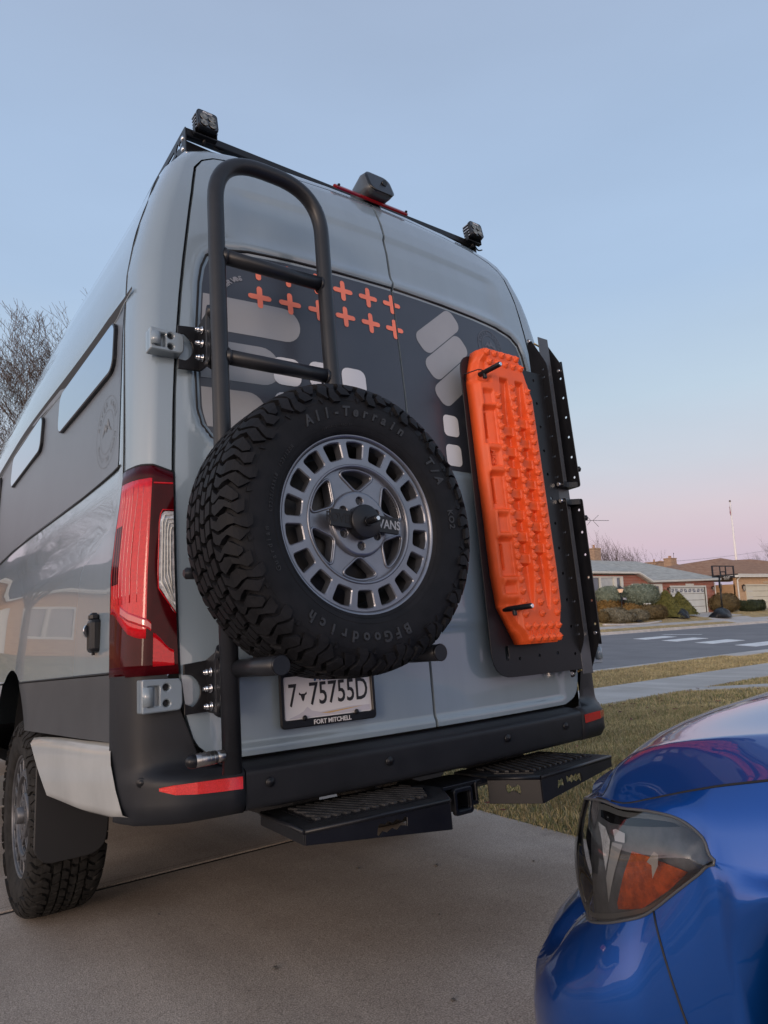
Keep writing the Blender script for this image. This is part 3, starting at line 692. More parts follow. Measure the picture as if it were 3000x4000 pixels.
obj('round_emblem', g, mat('faint_print', (.15, .153, .158), .45), van)
# shore power / shower port on the flank
g = G(); pc = side_pt(.375, 1.05, 0); g.box((pc[0] - .010, .375, 1.052), (.034, .055, .100), .012, seg=2); g.box((pc[0] - .012, .375, 1.108), (.026, .036, .024), .007); g.cyl((pc[0] - .012, .375, 1.002), (pc[0] - .012, .375, .995), .005, 8); port = obj('water_port', g, POWDER, van)
g = G(); g.lathe([(0, .009), (.015, .009), (.020, .005), (.021, 0)], (pc[0] - .020, .398, 1.068), (-.6, .8, .0), 20); obj('port_cap', g, CHROME, port)
# ---- number plate ------------------------------------------------------------
g = G(); pf = frame((-.4125, .0015, .8215), (1, -.07, 0), (0, .0, 1))
outer = rrect(.318, .160, .012, 4); innr = rrect(.292, .122, .006, 3, 0, .004)
g.raw(plate2d([outer, innr], .012, .003), pf @ Matrix.Translation((0, 0, .006)))
npf = obj('plate_frame', g, POWDER, van)
g = G(); g.raw(plate2d([rrect(.30, .148, .006, 3)], .002), pf @ Matrix.Translation((0, 0, .003))); npl = obj('number_plate', g, PLATEW, npf)
g = G(); g.raw(scale2(text2d('7', .078, .0008, bold=.0006), .72, 1.18), pf @ Matrix.Translation((-.118, .008, .0045))); g.raw(scale2(text2d('75755D', .078, .0008, bold=.0006), .80, 1.18), pf @ Matrix.Translation((.036, .008, .0045)))
P = [(-.006, .012), (-.012, .017), (-.013, .010), (-.007, .007), (-.003, -.006), (0, -.010), (.003, -.006), (.007, .007), (.013, .010), (.012, .017), (.006, .012)]
g.prism([(x - .0845, z + .002) for x, z in P], pf @ Matrix.Translation((0, 0, .0042)), .0006); obj('plate_number', g, PLATEK, npl)
g = G(); g.raw(scale2(text2d('Montana', .04, .0006, bold=.001), .85, 1), pf @ Matrix.Translation((.012, .060, .0045))); obj('plate_state_name', g, PLATEB, npl)
g = G(); P = [(-.13, -.052), (-.10, -.043), (-.085, -.036), (-.072, -.024), (-.058, -.036), (-.03, -.043), (.02, -.040), (.07, -.036), (.14, -.038), (.14, -.054), (-.13, -.054)]; g.prism(P, pf @ Matrix.Translation((0, 0, .0041)), .0004); obj('plate_landscape', g, mat('plate_landscape_print', (.50, .50, .58), .4), npl)
g = G(); g.prism([(-.03, -.046), (.06, -.041), (.12, -.038), (.06, -.044), (.0, -.049)], pf @ Matrix.Translation((0, 0, .0046)), .0003); obj('plate_river', g, mat('plate_river_print', (.52, .36, .14), .4), npl)
g = G(); g.raw(scale2(text2d('FORT MITCHELL', .0175, .0008, bold=.0003), .98, 1.05), pf @ Matrix.Translation((.005, -.0695, .0125))); obj('frame_lettering', g, WHITEV, npf)
for x in (-.085, .088):
    g = G(); g.lathe([(0, .004), (.005, .004), (.0075, .002), (.0085, 0)], pf @ Vector((x, -.055, .012)), (0, -1, 0), 14); obj('frame_screw', g, POWDER, npf)
# ================================================================== WHEELS (local: z = outboard, then moved by a frame)
TP = [(0, .3885), (.05, .3880), (.085, .3860), (.106, .381), (.119, .372), (.127, .360), (.133, .345), (.1365, .325), (.138, .305)]
shr = lambda r: r - .0105 * ss(.325, .375, r)
TP = [(a, shr(r)) for a, r in TP]
_t = [0]
for (a0, r0), (a1, r1) in zip(TP, TP[1:]): _t.append(_t[-1] + math.hypot(a1 - a0, r1 - r0))
def tread_pt(t, h, ang):
    s = -1 if t < 0 else 1; q = abs(t); a = np.interp(q, _t, [p[0] for p in TP]); r = np.interp(q, _t, [p[1] for p in TP])
    a2 = np.interp(q + .002, _t, [p[0] for p in TP]); r2 = np.interp(q + .002, _t, [p[1] for p in TP]); da, dr = a2 - a, r2 - r; L = math.hypot(da, dr) + 1e-9
    na, nr = -dr / L, da / L
    if q + .002 > _t[-1]: na, nr = 1., 0.
    r = r + nr * h; a = a + na * h
    return (r * math.cos(ang), r * math.sin(ang), s * a)
NP = 18; PA = 2 * math.pi / NP
def tri(x): return abs((x % 1) * 2 - 1) * 2 - 1
def block(g, k, t0, t1, sL, sR, h, n=5, sgn=1, sh=0.):
    """one tread block between two zig-zag edges; t across the tyre, s along it (fractions of a pitch)"""
    ts = [lerp(t0, t1, i / n) for i in range(n + 1)]; vs = []; 
    for t in ts:
        hh = h(t) if callable(h) else h; fr_ = (t - t0) / (t1 - t0); c = .012 if 0 < fr_ < 1 else .03
        a, b = sL(t) + sh, sR(t) + sh
        for s_, hk in ((a, -.003), (a + .012, hh), (b - .012, hh), (b, -.003)): vs.append(tread_pt(t * sgn, hk, (k + s_) * PA * sgn))
    fs = []
    for i in range(n):
        for j in range(3): fs.append((i * 4 + j, i * 4 + j + 1, (i + 1) * 4 + j + 1, (i + 1) * 4 + j))
    fs += [(0, 3, 2, 1), (n * 4, n * 4 + 1, n * 4 + 2, n * 4 + 3)]
    g.add(vs, fs)
def make_tread():
    g = G(); zz = lambda t, p=.05, a=.085: a * tri(t / p + .25)
    for sgn, sh in ((1, 0.), (-1, .27)):
        for k in range(NP):
            hA = lambda t: .0165 if t < .105 else lerp(.0165, .0105, min(1, (t - .105) / .04))
            j = random.uniform(-.01, .01)
            # long lug: two interlocked strips, then the short lug
            block(g, k, .0655, .166, lambda t: .02 + zz(t) + .05 * ss(.14, .166, t), lambda t: .232 + zz(t, .055, .07), hA, 8, sgn, sh + j)
            block(g, k, .070, .156, lambda t: .270 + zz(t, .055, .07), lambda t: .450 + zz(t) - .05 * ss(.13, .156, t), hA, 8, sgn, sh + j)
            block(g, k, .0655, .136, lambda t: .545 + zz(t), lambda t: .722 + zz(t, .045, .06), hA, 6, sgn, sh + j)
            block(g, k, .072, .148, lambda t: .748 + zz(t, .045, .06), lambda t: .940 + zz(t), hA, 6, sgn, sh + j)
            # small triangle between the lugs on the sidewall
            c = .495; P = [(.152, c - .05), (.152, c + .05), (.166, c + .0)]
            top = [tread_pt(t * sgn, .004, (k + s_ + sh) * PA * sgn) for t, s_ in P]; bt = [tread_pt(t * sgn, -.002, (k + s_ + sh) * PA * sgn) for t, s_ in P]
            g.add(top + bt, [(0, 1, 2), (0, 3, 4, 1), (1, 4, 5, 2), (2, 5, 3, 0)])
            # raised bar along the lug roots
            # two zig-zag centre rows
            for q in range(3):
                s0 = q / 3
                block(g, k, .0045, .0265, lambda t: s0 + .02 + zz(t, .028, .06), lambda t: s0 + .285 + zz(t, .028, .06), .0165, 2, sgn, sh * .5 + .07)
                block(g, k, .034, .0575, lambda t: s0 + .02 - zz(t, .03, .07), lambda t: s0 + .28 - zz(t, .03, .07), .0165, 2, sgn, sh * .5)
    return g
CARC = [(.236, .116), (.243, .1255), (.255, .131), (.275, .136), (.305, .138), (.325, .1365), (.345, .133), (.362, .127), (.372, .119), (.381, .106), (.386, .085), (.388, .05), (.3885, 0)]
CARC = [(shr(r), a) for r, a in CARC]
def make_carcass():
    g = G(); pr = CARC + [(r, -a) for r, a in CARC[::-1][1:]]; g.lathe(pr, (0, 0, 0), (0, 0, 1), 96)
    for r in (.248, .262, .3285): g.lathe([(r - .0012, np.interp(r, [p[0] for p in CARC], [p[1] for p in CARC]) - .001), (r, np.interp(r, [p[0] for p in CARC], [p[1] for p in CARC]) + .0012), (r + .0012, np.interp(r, [p[0] for p in CARC], [p[1] for p in CARC]) - .001)], (0, 0, 0), (0, 0, 1), 96)
    return g
def arc_text(g, s, r, a_mid, size, a_surf, ext, bold=.0, adv=.78, sy=1., shear=0.):
    """letters with their tops outward, read clockwise, seen from +z"""
    n = len(s); w = size * adv / r; a = a_mid + w * (n - 1) / 2
    for ch in s:
        if ch != ' ':
            vf = text2d(ch, size, ext, bold=bold, shear=shear); ca = math.cos(a - math.pi / 2); sa = math.sin(a - math.pi / 2)
            vs = []
            for x, y, z in vf[0]:
                y *= sy; rr = r + y; th = a - x / r
                zz_ = np.interp(rr, [p[0] for p in CARC[:10]], [p[1] for p in CARC[:10]])
                vs.append((rr * math.cos(th), rr * math.sin(th), zz_ + a_surf + z))
            g.add(vs, vf[1])
        a -= w
def make_letters():
    L = []
    def T_(*a):
        q = G(); arc_text(q, *a); L.append(q)
    T_('All-Terrain', .297, R(92), .036, .0016, .0014, .0012, .86, 1.05, .2)
    T_('T/A', .297, R(33), .036, .0016, .0014, .0012, .82, 1.05, .2); T_('KO2', .297, R(4), .026, .0016, .001, .0006)
    T_('BFGoodrich', .297, R(-98), .036, .0016, .0014, .0012, .92, 1.05)
    T_('LT275/65R18  123/120R', .272, R(158), .013, .0012, .0006, .0, .70); T_('Guardian', .287, R(196), .018, .0012, .0006, .0, .78)
    T_('TUBELESS  RADIAL', .262, R(105), .008, .0012, .0005, .0, .8)
    return L
def poly_c(r, n=48, a0=0): return [(r * math.cos(a0 + 2 * math.pi * k / n), r * math.sin(a0 + 2 * math.pi * k / n)) for k in range(n)]
def polar(pts): return [(r * math.cos(R(a)), r * math.sin(R(a))) for a, r in pts]
def make_ring():
    g = G(); holes = []
    for k in range(18):
        c = 10 + 20 * k; P = polar([(c - 6.6, .178), (c - 6.9, .2205), (c, .2225), (c + 6.9, .2205), (c + 6.6, .178), (c, .1765)]); holes.append(rpoly(P, .006, 3))
    g.raw(plate2d([poly_c(.2325, 96), poly_c(.1575, 96)] + holes, .034, .0028), Matrix.Translation((0, 0, .112 - .017)))
    g.lathe([(.2315, .100), (.2320, .1135), (.2345, .1185), (.2395, .1205), (.2430, .118), (.2440, .112), (.2400, .104)], (0, 0, 0), (0, 0, 1), 96)
    g.lathe([(.1585, .108), (.1605, .1135), (.1565, .1145), (.1525, .112), (.152, .09)], (0, 0, 0), (0, 0, 1), 96)
    return g
def star_holes():
    H = []
    for k in range(6):
        c = 88 + 60 * k; H.append(rpoly(polar([(c - 22, .143), (c, .1475), (c + 22, .143), (c, .088)]), [.016, .05, .016, .015], 5))
    return H
def make_star():
    g = G(); H = star_holes()
    g.raw(plate2d([poly_c(.155, 72)] + H, .040, .003), Matrix.Translation((0, 0, .100 - .020)))
    for h in H:
        g.tube([(x, y, .1005) for x, y in inset(h, -.004)], .0036, 6, True)
    g.lathe([(.090, .098), (.087, .108), (.084, .1115), (.080, .112)], (0, 0, 0), (0, 0, 1), 48)
    lug = [[(.060 * math.cos(R(88 + 60 * k)) + .0115 * math.cos(t), .060 * math.sin(R(88 + 60 * k)) + .0115 * math.sin(t)) for t in np.linspace(0, 2 * math.pi, 15)[:-1]] for k in range(6)]
    g.raw(plate2d([poly_c(.0815, 60)] + lug, .018, .0015), Matrix.Translation((0, 0, .103)))
    # sunken valleys along the spokes
    return g
def make_barrel():
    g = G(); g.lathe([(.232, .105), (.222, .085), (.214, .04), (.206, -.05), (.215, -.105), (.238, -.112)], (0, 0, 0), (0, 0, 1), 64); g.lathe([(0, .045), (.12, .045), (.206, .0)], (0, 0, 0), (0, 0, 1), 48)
    return g
TREAD, CARCM, LETT, RING, STAR, BARREL = make_tread(), make_carcass(), make_letters(), make_ring(), make_star(), make_barrel()
ME = {}
def wheel_mesh(nm, g, m):
    if nm not in ME: ME[nm] = g.mesh(nm); ME[nm].materials.append(m)
    return ME[nm]
def build_wheel(parent, fr, spare=False, dusty=False):
    """tyre and rim under one parent, placed by the frame fr (given in van coordinates)"""
    b = Vector(BASE[rootof(parent).name]); f = Matrix.Translation(-b) @ fr
    def put(nm, me, p):
        o = bpy.data.objects.new(nm, me); COL.objects.link(o); o.parent = p
        if p == parent: o.matrix_local = f
        return o
    ty = put('tyre', wheel_mesh('tyre', CARCM, RUBBER), parent)
    tr = put('tread_blocks', wheel_mesh('tread_blocks', TREAD, RUBBER), ty); tr['kind'] = 'stuff'
    for k, q in enumerate(LETT): put('sidewall_lettering', wheel_mesh('sidewall_lettering%d' % k, q, RUBBERL), ty)
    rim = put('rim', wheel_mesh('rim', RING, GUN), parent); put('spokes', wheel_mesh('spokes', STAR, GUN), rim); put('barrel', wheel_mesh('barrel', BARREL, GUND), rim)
    for k in range(6):
        g = G(); x, y = .060 * math.cos(R(88 + 60 * k)), .060 * math.sin(R(88 + 60 * k)); g.cyl((x, y, .092), (x, y, .104), .0075, 6)
        o = bpy.data.objects.new('lug_nut', wheel_mesh('lug_nut%d' % k, g, GUND)); COL.objects.link(o); o.parent = rim
    return ty, rim, f
spare = thing('spare_wheel', 'upright all-terrain spare wheel with gunmetal rim, hung on the rear of the van', 'spare wheel', (-.511, -.263, .861), van=True)
SF = Matrix.Translation((-.511, -.263, 1.268)) @ frame((0, 0, 0), (1, 0, 0), (0, 0, 1))
ty, rim, f = build_wheel(spare, SF)
# lock bar with lettering over the hub
def sp_part(nm, g, m, parent):
    g.v = [tuple(SF @ Vector(p)) for p in g.v]; return obj(nm, g, m, parent)
rb = Matrix.Rotation(R(-4.2), 4, 'Z')
g = G(); P = rpoly([(-.108, -.0225), (.108, -.0225), (.108, .0225), (-.108, .0225)], .005, 3); g.prism(P, rb @ Matrix.Translation((.002, 0, .128)), .006, bevel=.0012); lock = sp_part('lock_bar', g, POWDER, spare)
g = G(); g.lathe([(0, .006), (.042, .006), (.0445, .0045), (.045, 0), (.045, -.02)], (0, 0, .136), (0, 0, 1), 40); sp_part('hub_disc', g, POWDER, lock)
g = G(); g.cyl((.004, -.001, .140), (.004, -.001, .185), .0095, 16, bevel=.0015); g.cyl((.004, -.001, .142), (.004, -.001, .150), .014, 6); sp_part('lock_bolt', g, POWDER, lock)
g = G(); g.cyl((.004, -.001, .1845), (.004, -.001, .1875), .0055, 8); sp_part('bolt_tip', g, CHROME, lock)
g = G(); g.raw(scale2(text2d('ROVER', .030, .0003, bold=.0006), .92, 1.1), rb @ Matrix.Translation((-.076, 0, .1345))); sp_part('lock_lettering', g, mat('cut_letter_dark', (.006, .006, .007), .7), lock)
g = G(); g.raw(scale2(text2d('VANS', .030, .0003, bold=.0006), .95, 1.1), rb @ Matrix.Translation((.078, 0, .1345))); sp_part('lock_lettering', g, mat('cut_letter_light', (.30, .31, .33), .5), lock)

RWH = mat('road_wheel_grey', (.10, .102, .11), .42, .55, 0, .4, .2, 14)
for side in (-1, 1):
    w = bpy.data.objects.new('wheel', None); COL.objects.link(w); w.parent = van
    # wheels as parts of the van: tyre and rim are sub-parts
    fr = frame((side * .862, 1.60, .406), (0, -side * -1, 0), (0, 0, 1))
    fr = Matrix.Translation((side * .862, 1.575, .406)) @ Matrix(((0, 0, side, 0), (-side, 0, 0, 0), (0, 1, 0, 0), (0, 0, 0, 1))).inverted().transposed()
    fr = Matrix(((0, 0, side, side * .862), (side, 0, 0, 1.575), (0, 1, 0, .396), (0, 0, 0, 1)))
    for nm, gg, m in (('tyre', CARCM, RUBBERD), ('tread', TREAD, RUBBERD), ('rim', RING, RWH), ('spokes', STAR, RWH), ('barrel', BARREL, GUND)):
        me = wheel_mesh('road_' + nm, gg, m); o = bpy.data.objects.new({'tread': 'tread_blocks', 'tyre_letters': 'sidewall_lettering'}.get(nm, nm), me); COL.objects.link(o); o.parent = w; o.matrix_local = fr
        if nm == 'tread': o['kind'] = 'stuff'
    g = G(); g.lathe([(0, .138), (.026, .138), (.032, .134), (.034, .11)], (0, 0, 0), (0, 0, 1), 28); g.v = [tuple(fr @ Vector(p)) for p in g.v]; obj('hub_cap', g, RWH, w)

# ================================================================== LADDER + TYRE CARRIER
lad = thing('rear_ladder', 'charcoal tube ladder with an arched top, bolted beside the left door hinges', 'ladder', (-.77, -.105, .66), van=True)
def rpath(pts, r, n=8):
    o = []; P = [Vector(p) for p in pts]
    for i, b in enumerate(P):
        if i in (0, len(P) - 1): o.append(b); continue
        u = P[i - 1] - b; w = P[i + 1] - b; d = min(r, u.length * .49, w.length * .49); p = b + u.normalized() * d; q = b + w.normalized() * d
        for j in range(n + 1): t = j / n; o.append((1 - t) ** 2 * p + 2 * t * (1 - t) * b + t * t * q)
    return o
TR = .0248
g = G(); g.tube(rpath([(-.77, -.103, .664), (-.77, -.105, 1.5), (-.77, -.110, 2.466), (-.399, -.110, 2.466), (-.397, -.11, 1.9), (-.383, -.11, 1.15)], .165, 12), TR, 24); post = obj('side_rails', g, TUBE, lad)
for z in (2.121, 1.80):
    g = G(); g.tube([(-.758, -.108, z), (-.41, -.108, z + .004)], .0225, 20); 
    g.lathe([(.0235, .0), (.0275, .004), (.0235, .009)], (-.752, -.108, z), (1, 0, 0), 20); g.lathe([(.0235, .0), (.0275, .004), (.0235, .009)], (-.422, -.108, z), (1, 0, 0), 20); obj('rung', g, TUBE, lad)
g = G(); g.tube([(-.77, -.104, .922), (-.235, -.104, .922)], .021, 16); g.tube([(-.77, -.104, 1.268), (-.36, -.104, 1.268)], .021, 16); g.box((-.511, -.125, 1.268), (.16, .03, .16), .01); g.cyl((-.511, -.13, 1.268), (-.511, -.22, 1.268), .05, 20); obj('carrier_frame', g, TUBE, lad)
for x, r_ in ((-.752, .0232), (-.262, .0228)):
    g = G(); g.tube([(x, -.10, .922), (x, -.352, .922)], r_, 24); st = obj('tyre_rest', g, TUBE, lad)
    g = G(); g.cyl((x, -.351, .922), (x, -.359, .922), r_ + .0012, 24, bevel=.002); obj('end_cap', g, POWDER, st)
g = G(); g.cyl((-.79, -.10, 1.173), (-.86, -.10, 1.173), .010, 14); g.cyl((-.845, -.10, 1.173), (-.885, -.10, 1.173), .0155, 16, bevel=.006); obj('rubber_stop', g, TUBE, lad)
g = G(); g.cyl((-.79, -.105, .712), (-.812, -.105, .711), .0145, 18, bevel=.002); g.cyl((-.812, -.105, .711), (-.870, -.105, .709), .0165, 20, bevel=.002)
for k in range(4): g.lathe([(.0168, 0), (.0172, .001), (.0168, .002)], (-.82 - .011 * k, -.105, .7105), (-1, 0, 0), 18)
pin = obj('latch_pin', g, STEEL, lad)
g = G(); g.lathe([(0, .016), (.008, .014), (.0145, .008), (.017, 0), (.017, -.008)], (-.876, -.105, .709), (-1, 0, 0), 18); obj('rubber_tip', g, POWDER, pin)
def bracket(z0, z1, zc):
    g = G(); P = [(-.842, z0), (-.775, z0 + .003), (-.775, z1 + .004), (-.842, z1 - .004), (-.842, z1 - .03)] + [(-.846 + .05 * math.cos(R(a)), zc + .05 * math.sin(R(a)) * .98) for a in range(62, -63, -12)] + [(-.842, z0 + .03)]
    g.prism(P, XZ((0, .036, 0)), .006, bevel=.001); br = obj('hinge_bracket', g, POWDER, lad)
    g = G(); P = rpoly([(.032, z0 + .002), (-.045, z0 - .004), (-.060, z0 + .02), (-.062, z1 - .01), (-.036, z1 + .022), (.032, z1 + .004)], .008, 3); g.prism(P, frame((-.779, 0, 0), (0, 1, 0), (0, 0, 1)), .006); obj('bracket_flange', g, POWDER, br)
    g = G(); g.tube(rpath([(-.772, -.02, z0 - .002), (-.765, -.03, z0 + .01), (-.765, -.03, z1 + .006), (-.77, -.06, z1 + .03)], .02, 4), .016, 10); obj('bracket_tube', g, TUBE, br)
    for dz in (.047, .004, -.042):
        for y in (-.006,):
            g = G(); g.cyl((-.780, y, zc + dz), (-.784, y, zc + dz), .0125, 16, bevel=.001); g.cyl((-.783, y, zc + dz), (-.797, y, zc + dz), .0085, 6); g.cyl((-.795, y, zc + dz), (-.803, y, zc + dz), .0055, 10); obj('nut', g, CHROME, br)
bracket(1.803, 1.945, 1.874); bracket(.812, .948, .872)

# ================================================================== GEAR MOUNT (plate + two folding frames)
gm = thing('gear_mount', 'black mounting plate with two stacked folding frames on the right rear door', 'equipment mount', (.45, -.05, .81), van=True)
oct_ = lambda x, z, r=.006: [(x + r * math.cos(t), z + r * .99 * math.sin(t)) for t in np.linspace(0, 2 * math.pi, 9)[:-1]]
P = rpoly([(.236, .815), (.722, .815), (.722, 2.045), (.236, 2.045)], [.095, .002, .002, .075], 7)
hol = [oct_(x, z) for x, z in ((.378, .877), (.485, .882), (.588, .885))] + [oct_(.655 + .035 * (2.01 - z) / 1.1, z) for z in (2.008, 1.906, 1.803, 1.70, 1.60, 1.499, 1.395, 1.293, 1.191, 1.086, .981, .876)] + [rrect(.018, .05, .008, 4, .315, .90)]
g = G(); g.raw(plate2d([P] + hol, .005, .001), XZ((0, -.047, 0))); obj('mount_plate', g, POWDER, gm)
g = G(); g.box((.33, .0, 1.8), (.05, .09, .05), .006); g.box((.33, .0, 1.1), (.05, .09, .05), .006); g.box((.66, .005, 1.8), (.05, .1, .05), .006); g.box((.66, .005, 1.1), (.05, .1, .05), .006); obj('stand_off', g, POWDER, gm)
YZp = lambda x: frame((x, 0, 0), (0, 1, 0), (0, 0, 1))
def channel(zb, zt, up):
    zs = lambda t: lerp(zb, zt, t)
    tip = zt if up else zb; oth = zb if up else zt; s_ = 1 if up else -1
    L = rpoly([(.012, oth), (-.082, oth), (-.080, tip - s_ * .15), (-.004, tip), (.012, tip)], [.004, .012, .03, .012, .004], 3)
    hz = [lerp(oth + s_ * .045, tip - s_ * .2, k / 5) for k in range(6)] + [tip - s_ * .165]
    g = G(); g.raw(plate2d([L] + [oct_(-.055, z, .0045) for z in hz], .004, .0008), YZp(.722)); L_ = obj('frame_side', g, POWDER, gm)
    Rr = rpoly([(-.012, oth), (-.098, oth), (-.092, tip - s_ * .15), (-.02, tip - s_ * .01), (-.012, tip - s_ * .02)], [.004, .012, .03, .008, .004], 3)
    g = G(); g.raw(plate2d([Rr] + [oct_(-.074, z, .0055) for z in hz[:-1]], .004, .0008), YZp(.806)); obj('frame_side', g, POWDER, gm)
    g = G(); g.box((.7545, -.047, (zb + zt) / 2 - s_ * .005), (.062, .004, zt - zb - .012), .001); obj('frame_web', g, mat('sky_lit_black_panel', (.055, .058, .066), .36, 0, .1, .5, .1, 8), gm)  # web coloured lighter than the sides for the sky light on its face
    g = G(); P = rpoly([(.722, -.078), (.762, -.066), (.806, -.094), (.808, -.03), (.722, -.03)], [.008, .02, .012, .004, .004], 3); g.prism(P, Matrix.Translation((0, 0, oth - (.0 if up else .024))), .024, bevel=.003); obj('end_block', g, POWDER, gm)
    g = G(); g.tube([(.822, -.078, oth + s_ * .085), (.822, -.074, tip - s_ * .12)], .0055, 8); rod = obj('lock_rod', g, POWDER, gm)
    g = G(); q = Vector((.826, -.084, oth + s_ * .08)); g.lathe([(0, .012), (.008, .010), (.012, 0), (.008, -.010), (0, -.012)], q, (0, 0, 1), 14); obj('rod_knob', g, POWDER, rod)
    g = G(); g.cyl((.724, -.062, oth + s_ * .010), (.708, -.062, oth + s_ * .010), .0085, 10, bevel=.001); g.cyl((.724, -.004, tip - s_ * .015), (.710, -.004, tip - s_ * .015), .008, 10, bevel=.001); g.cyl((.805, -.074, tip - s_ * .165), (.796, -.074, tip - s_ * .165), .0075, 10, bevel=.001); obj('frame_bolt', g, CHROME, gm)
    g = G(); g.cyl((.745, -.006, tip - s_ * .02), (.785, -.006, tip - s_ * .028), .004, 8); obj('brass_pin', g, mat('brass', (.75, .5, .2), .3, 1), gm)
channel(1.548, 2.235, True); channel(.785, 1.498, False)
g = G(); g.box((.765, -.03, 1.52), (.08, .02, .10), .004); obj('hinge_block', g, MATS['sky_lit_black_panel'], gm)

# ================================================================== TRACTION BOARD
tb = thing('traction_board', 'orange plastic traction board with rows of studs, upright on black mount', 'traction board', (.362, -.07, .926), van=True)
UX, VZ, YB = .394, .926, -.053
Ltab = [(0, -.050), (.02, -.060), (.137, -.124), (.25, -.134), (1.0, -.139), (1.07, -.120), (1.128, -.098)]
Rtab = [(0, .118), (.02, .125), (.13, .160), (.25, .164), (.95, .158), (1.06, .122), (1.128, .088)]
nu, nv = 128, 400
vv = np.linspace(0, 1.128, nv); tt = np.concatenate([[0, .012, .03], np.linspace(.05, .95, nu - 6), [.97, .988, 1]])
Lv = np.interp(vv, [a for a, _ in Ltab], [b for _, b in Ltab]); Rv = np.interp(vv, [a for a, _ in Rtab], [b for _, b in Rtab])
U = Lv[:, None] + (Rv - Lv)[:, None] * tt[None]; V = np.repeat(vv[:, None], nu, 1)
S = lambda a, b, x: ssn(a, b, x)
dL = U - Lv[:, None]; dR = Rv[:, None] - U; dE = np.minimum(np.minimum(dL, dR), np.minimum(V, 1.128 - V) + .004)
H = np.full_like(U, .070)
H -= .020 * S(-.052, -.075, U) * S(.10, .16, V) * S(1.03, .97, V) * 0 + .010 * S(-.060, -.135, U)
for uc in (-.006, .080):                                                # two channels with saddle ribs
    hw = .0285 * S(.10, .30, V) * (.55 + .45 * S(1.0, .80, V)) + .006
    prof = S(hw + .004, hw - .003, np.abs(U - uc)) * S(.115, .135, V) * S(1.018, 1.0, V)
    d = .036 * prof * (.35 + .65 * S(.10, .32, V)) * (.5 + .5 * S(1.02, .86, V))
    off = .0 if uc < 0.05 else .0425
    rib = np.zeros_like(U)
    for k in range(7):
        zc = .31 + off + .0826 * k; rib = np.maximum(rib, S(.026, .016, np.abs(V - zc)))
    H -= d * (1 - .5 * rib)
def pocket(H, v0, v1, u0, u1, dep, slot):
    m = S(u0 - .003, u0 + .003, U) * S(u1 + .006, u1 - .002, U) * S(v0 - .004, v0 + .006, V) * S(v1 + .005, v1 - .018, V)
    H -= dep * m * (.55 + .45 * S(u1, u0, U))
    if slot:
        s_ = S(u0 + .004, u0 + .009, U) * S(u0 + .027, u0 + .022, U) * S(v0 + .025, v0 + .035, V) * S(v1 - .022, v1 - .034, V)
        H -= .045 * s_
for v0, v1, sl in ((.741, .893, 1), (.49, .635, 1), (.242, .388, 1), (.90, .959, 0), (.655, .724, 0), (.403, .478, 0), (.179, .227, 0)):
    pocket(H, v0, v1, -.122 if sl else -.116, -.062 if sl else -.072, .031 if sl else .021, sl)
H -= .016 * S(-.062, -.078, U) * S(.17, .14, V) * S(.03, .06, V) + .016 * S(-.065, -.085, U) * S(.98, 1.0, V) * S(1.10, 1.07, V)
H -= .026 * S(.014, .0, dL) + .020 * S(.011, .0, dR) + .006 * S(.012, .0, np.minimum(V, 1.128 - V))
tilt = .012 * (1 - V / 1.1)
X = UX + U + tilt; Yv = YB - H; Z = VZ + V
me_rows = [[(float(X[i, j]), float(Yv[i, j]), float(Z[i, j])) for j in range(nu)] for i in range(nv)]
def back(p): return (p[0], -.0505, p[2])
g = G(); g.grid(me_rows)
bd = [me_rows[0][j] for j in range(nu)] + [me_rows[i][-1] for i in range(1, nv)] + [me_rows[-1][j] for j in range(nu - 2, -1, -1)] + [me_rows[i][0] for i in range(nv - 2, 0, -1)]
n = len(bd); g.add(bd + [back(p) for p in bd], [(k, (k + 1) % n, n + (k + 1) % n, n + k) for k in range(n)], True)
g.poly([back(p) for p in bd])
board = obj('board', g, ORANGE, tb)
hgt = lambda u, v: float(H[np.abs(vv - v).argmin(), np.abs(U[np.abs(vv - v).argmin()] - u).argmin()])
g = G(); g.lathe([(.0155, -.002), (.0145, .003), (.0105, .0062), (.0085, .0066)], (0, 0, 0), (0, -1, 0), 14)
g.add([(-.006, -.006, -.006), (.006, -.006, -.006), (.0065, -.0065, .005), (-.0065, -.0065, .005), (.003, -.0165, .002), (.006, -.014, .0005)], [(0, 1, 5, 4), (1, 2, 4, 5), (2, 3, 4), (3, 0, 4)])
g.lathe([(.0085, .0066), (.007, .009), (.0, .0095)], (0, 0, 0), (0, -1, 0), 12)
me_stud = g.mesh('stud'); me_stud.materials.append(ORANGE)
def stud(u, v):
    o = bpy.data.objects.new('stud', me_stud); COL.objects.link(o); o.parent = board
    o.location = Vector((UX + u + .012 * (1 - v / 1.1), YB - .0695, VZ + v)) - Vector(BASE[tb.name]); o.rotation_euler = (0, R(random.uniform(-25, 25)), 0)
for k in range(22):
    v = .107 + .0415 * k
    if k < 21: stud(-.050, v)
    if v < 1.0: stud(.038, v + (.004 if k > 10 else 0)); stud(.122, v + .002)
for k in range(5):
    stud(-.080 + .040 * k, 1.110); stud(-.072 + .043 * k, 1.074 if k else 1.072); stud(-.044 + .0405 * k, .062); stud(-.036 + .038 * k, .02)
g = G(); g.raw(text2d('THIS SIDE UP', .026, .0012, bold=.0006), XZ((UX + .042, YB - .0712, VZ + .040))); obj('moulded_lettering', g, ORANGE, board)
rot = frame((UX - .094, YB - .0560, VZ + .69), (0, 0, -1), (1, 0, 0)); g = G(); g.raw(text2d('MK2', .03, .0012, bold=.0005), rot @ Matrix.Rotation(math.pi, 4, 'X') if rot.col[2][1] > 0 else rot); obj('moulded_lettering', g, ORANGE, board)
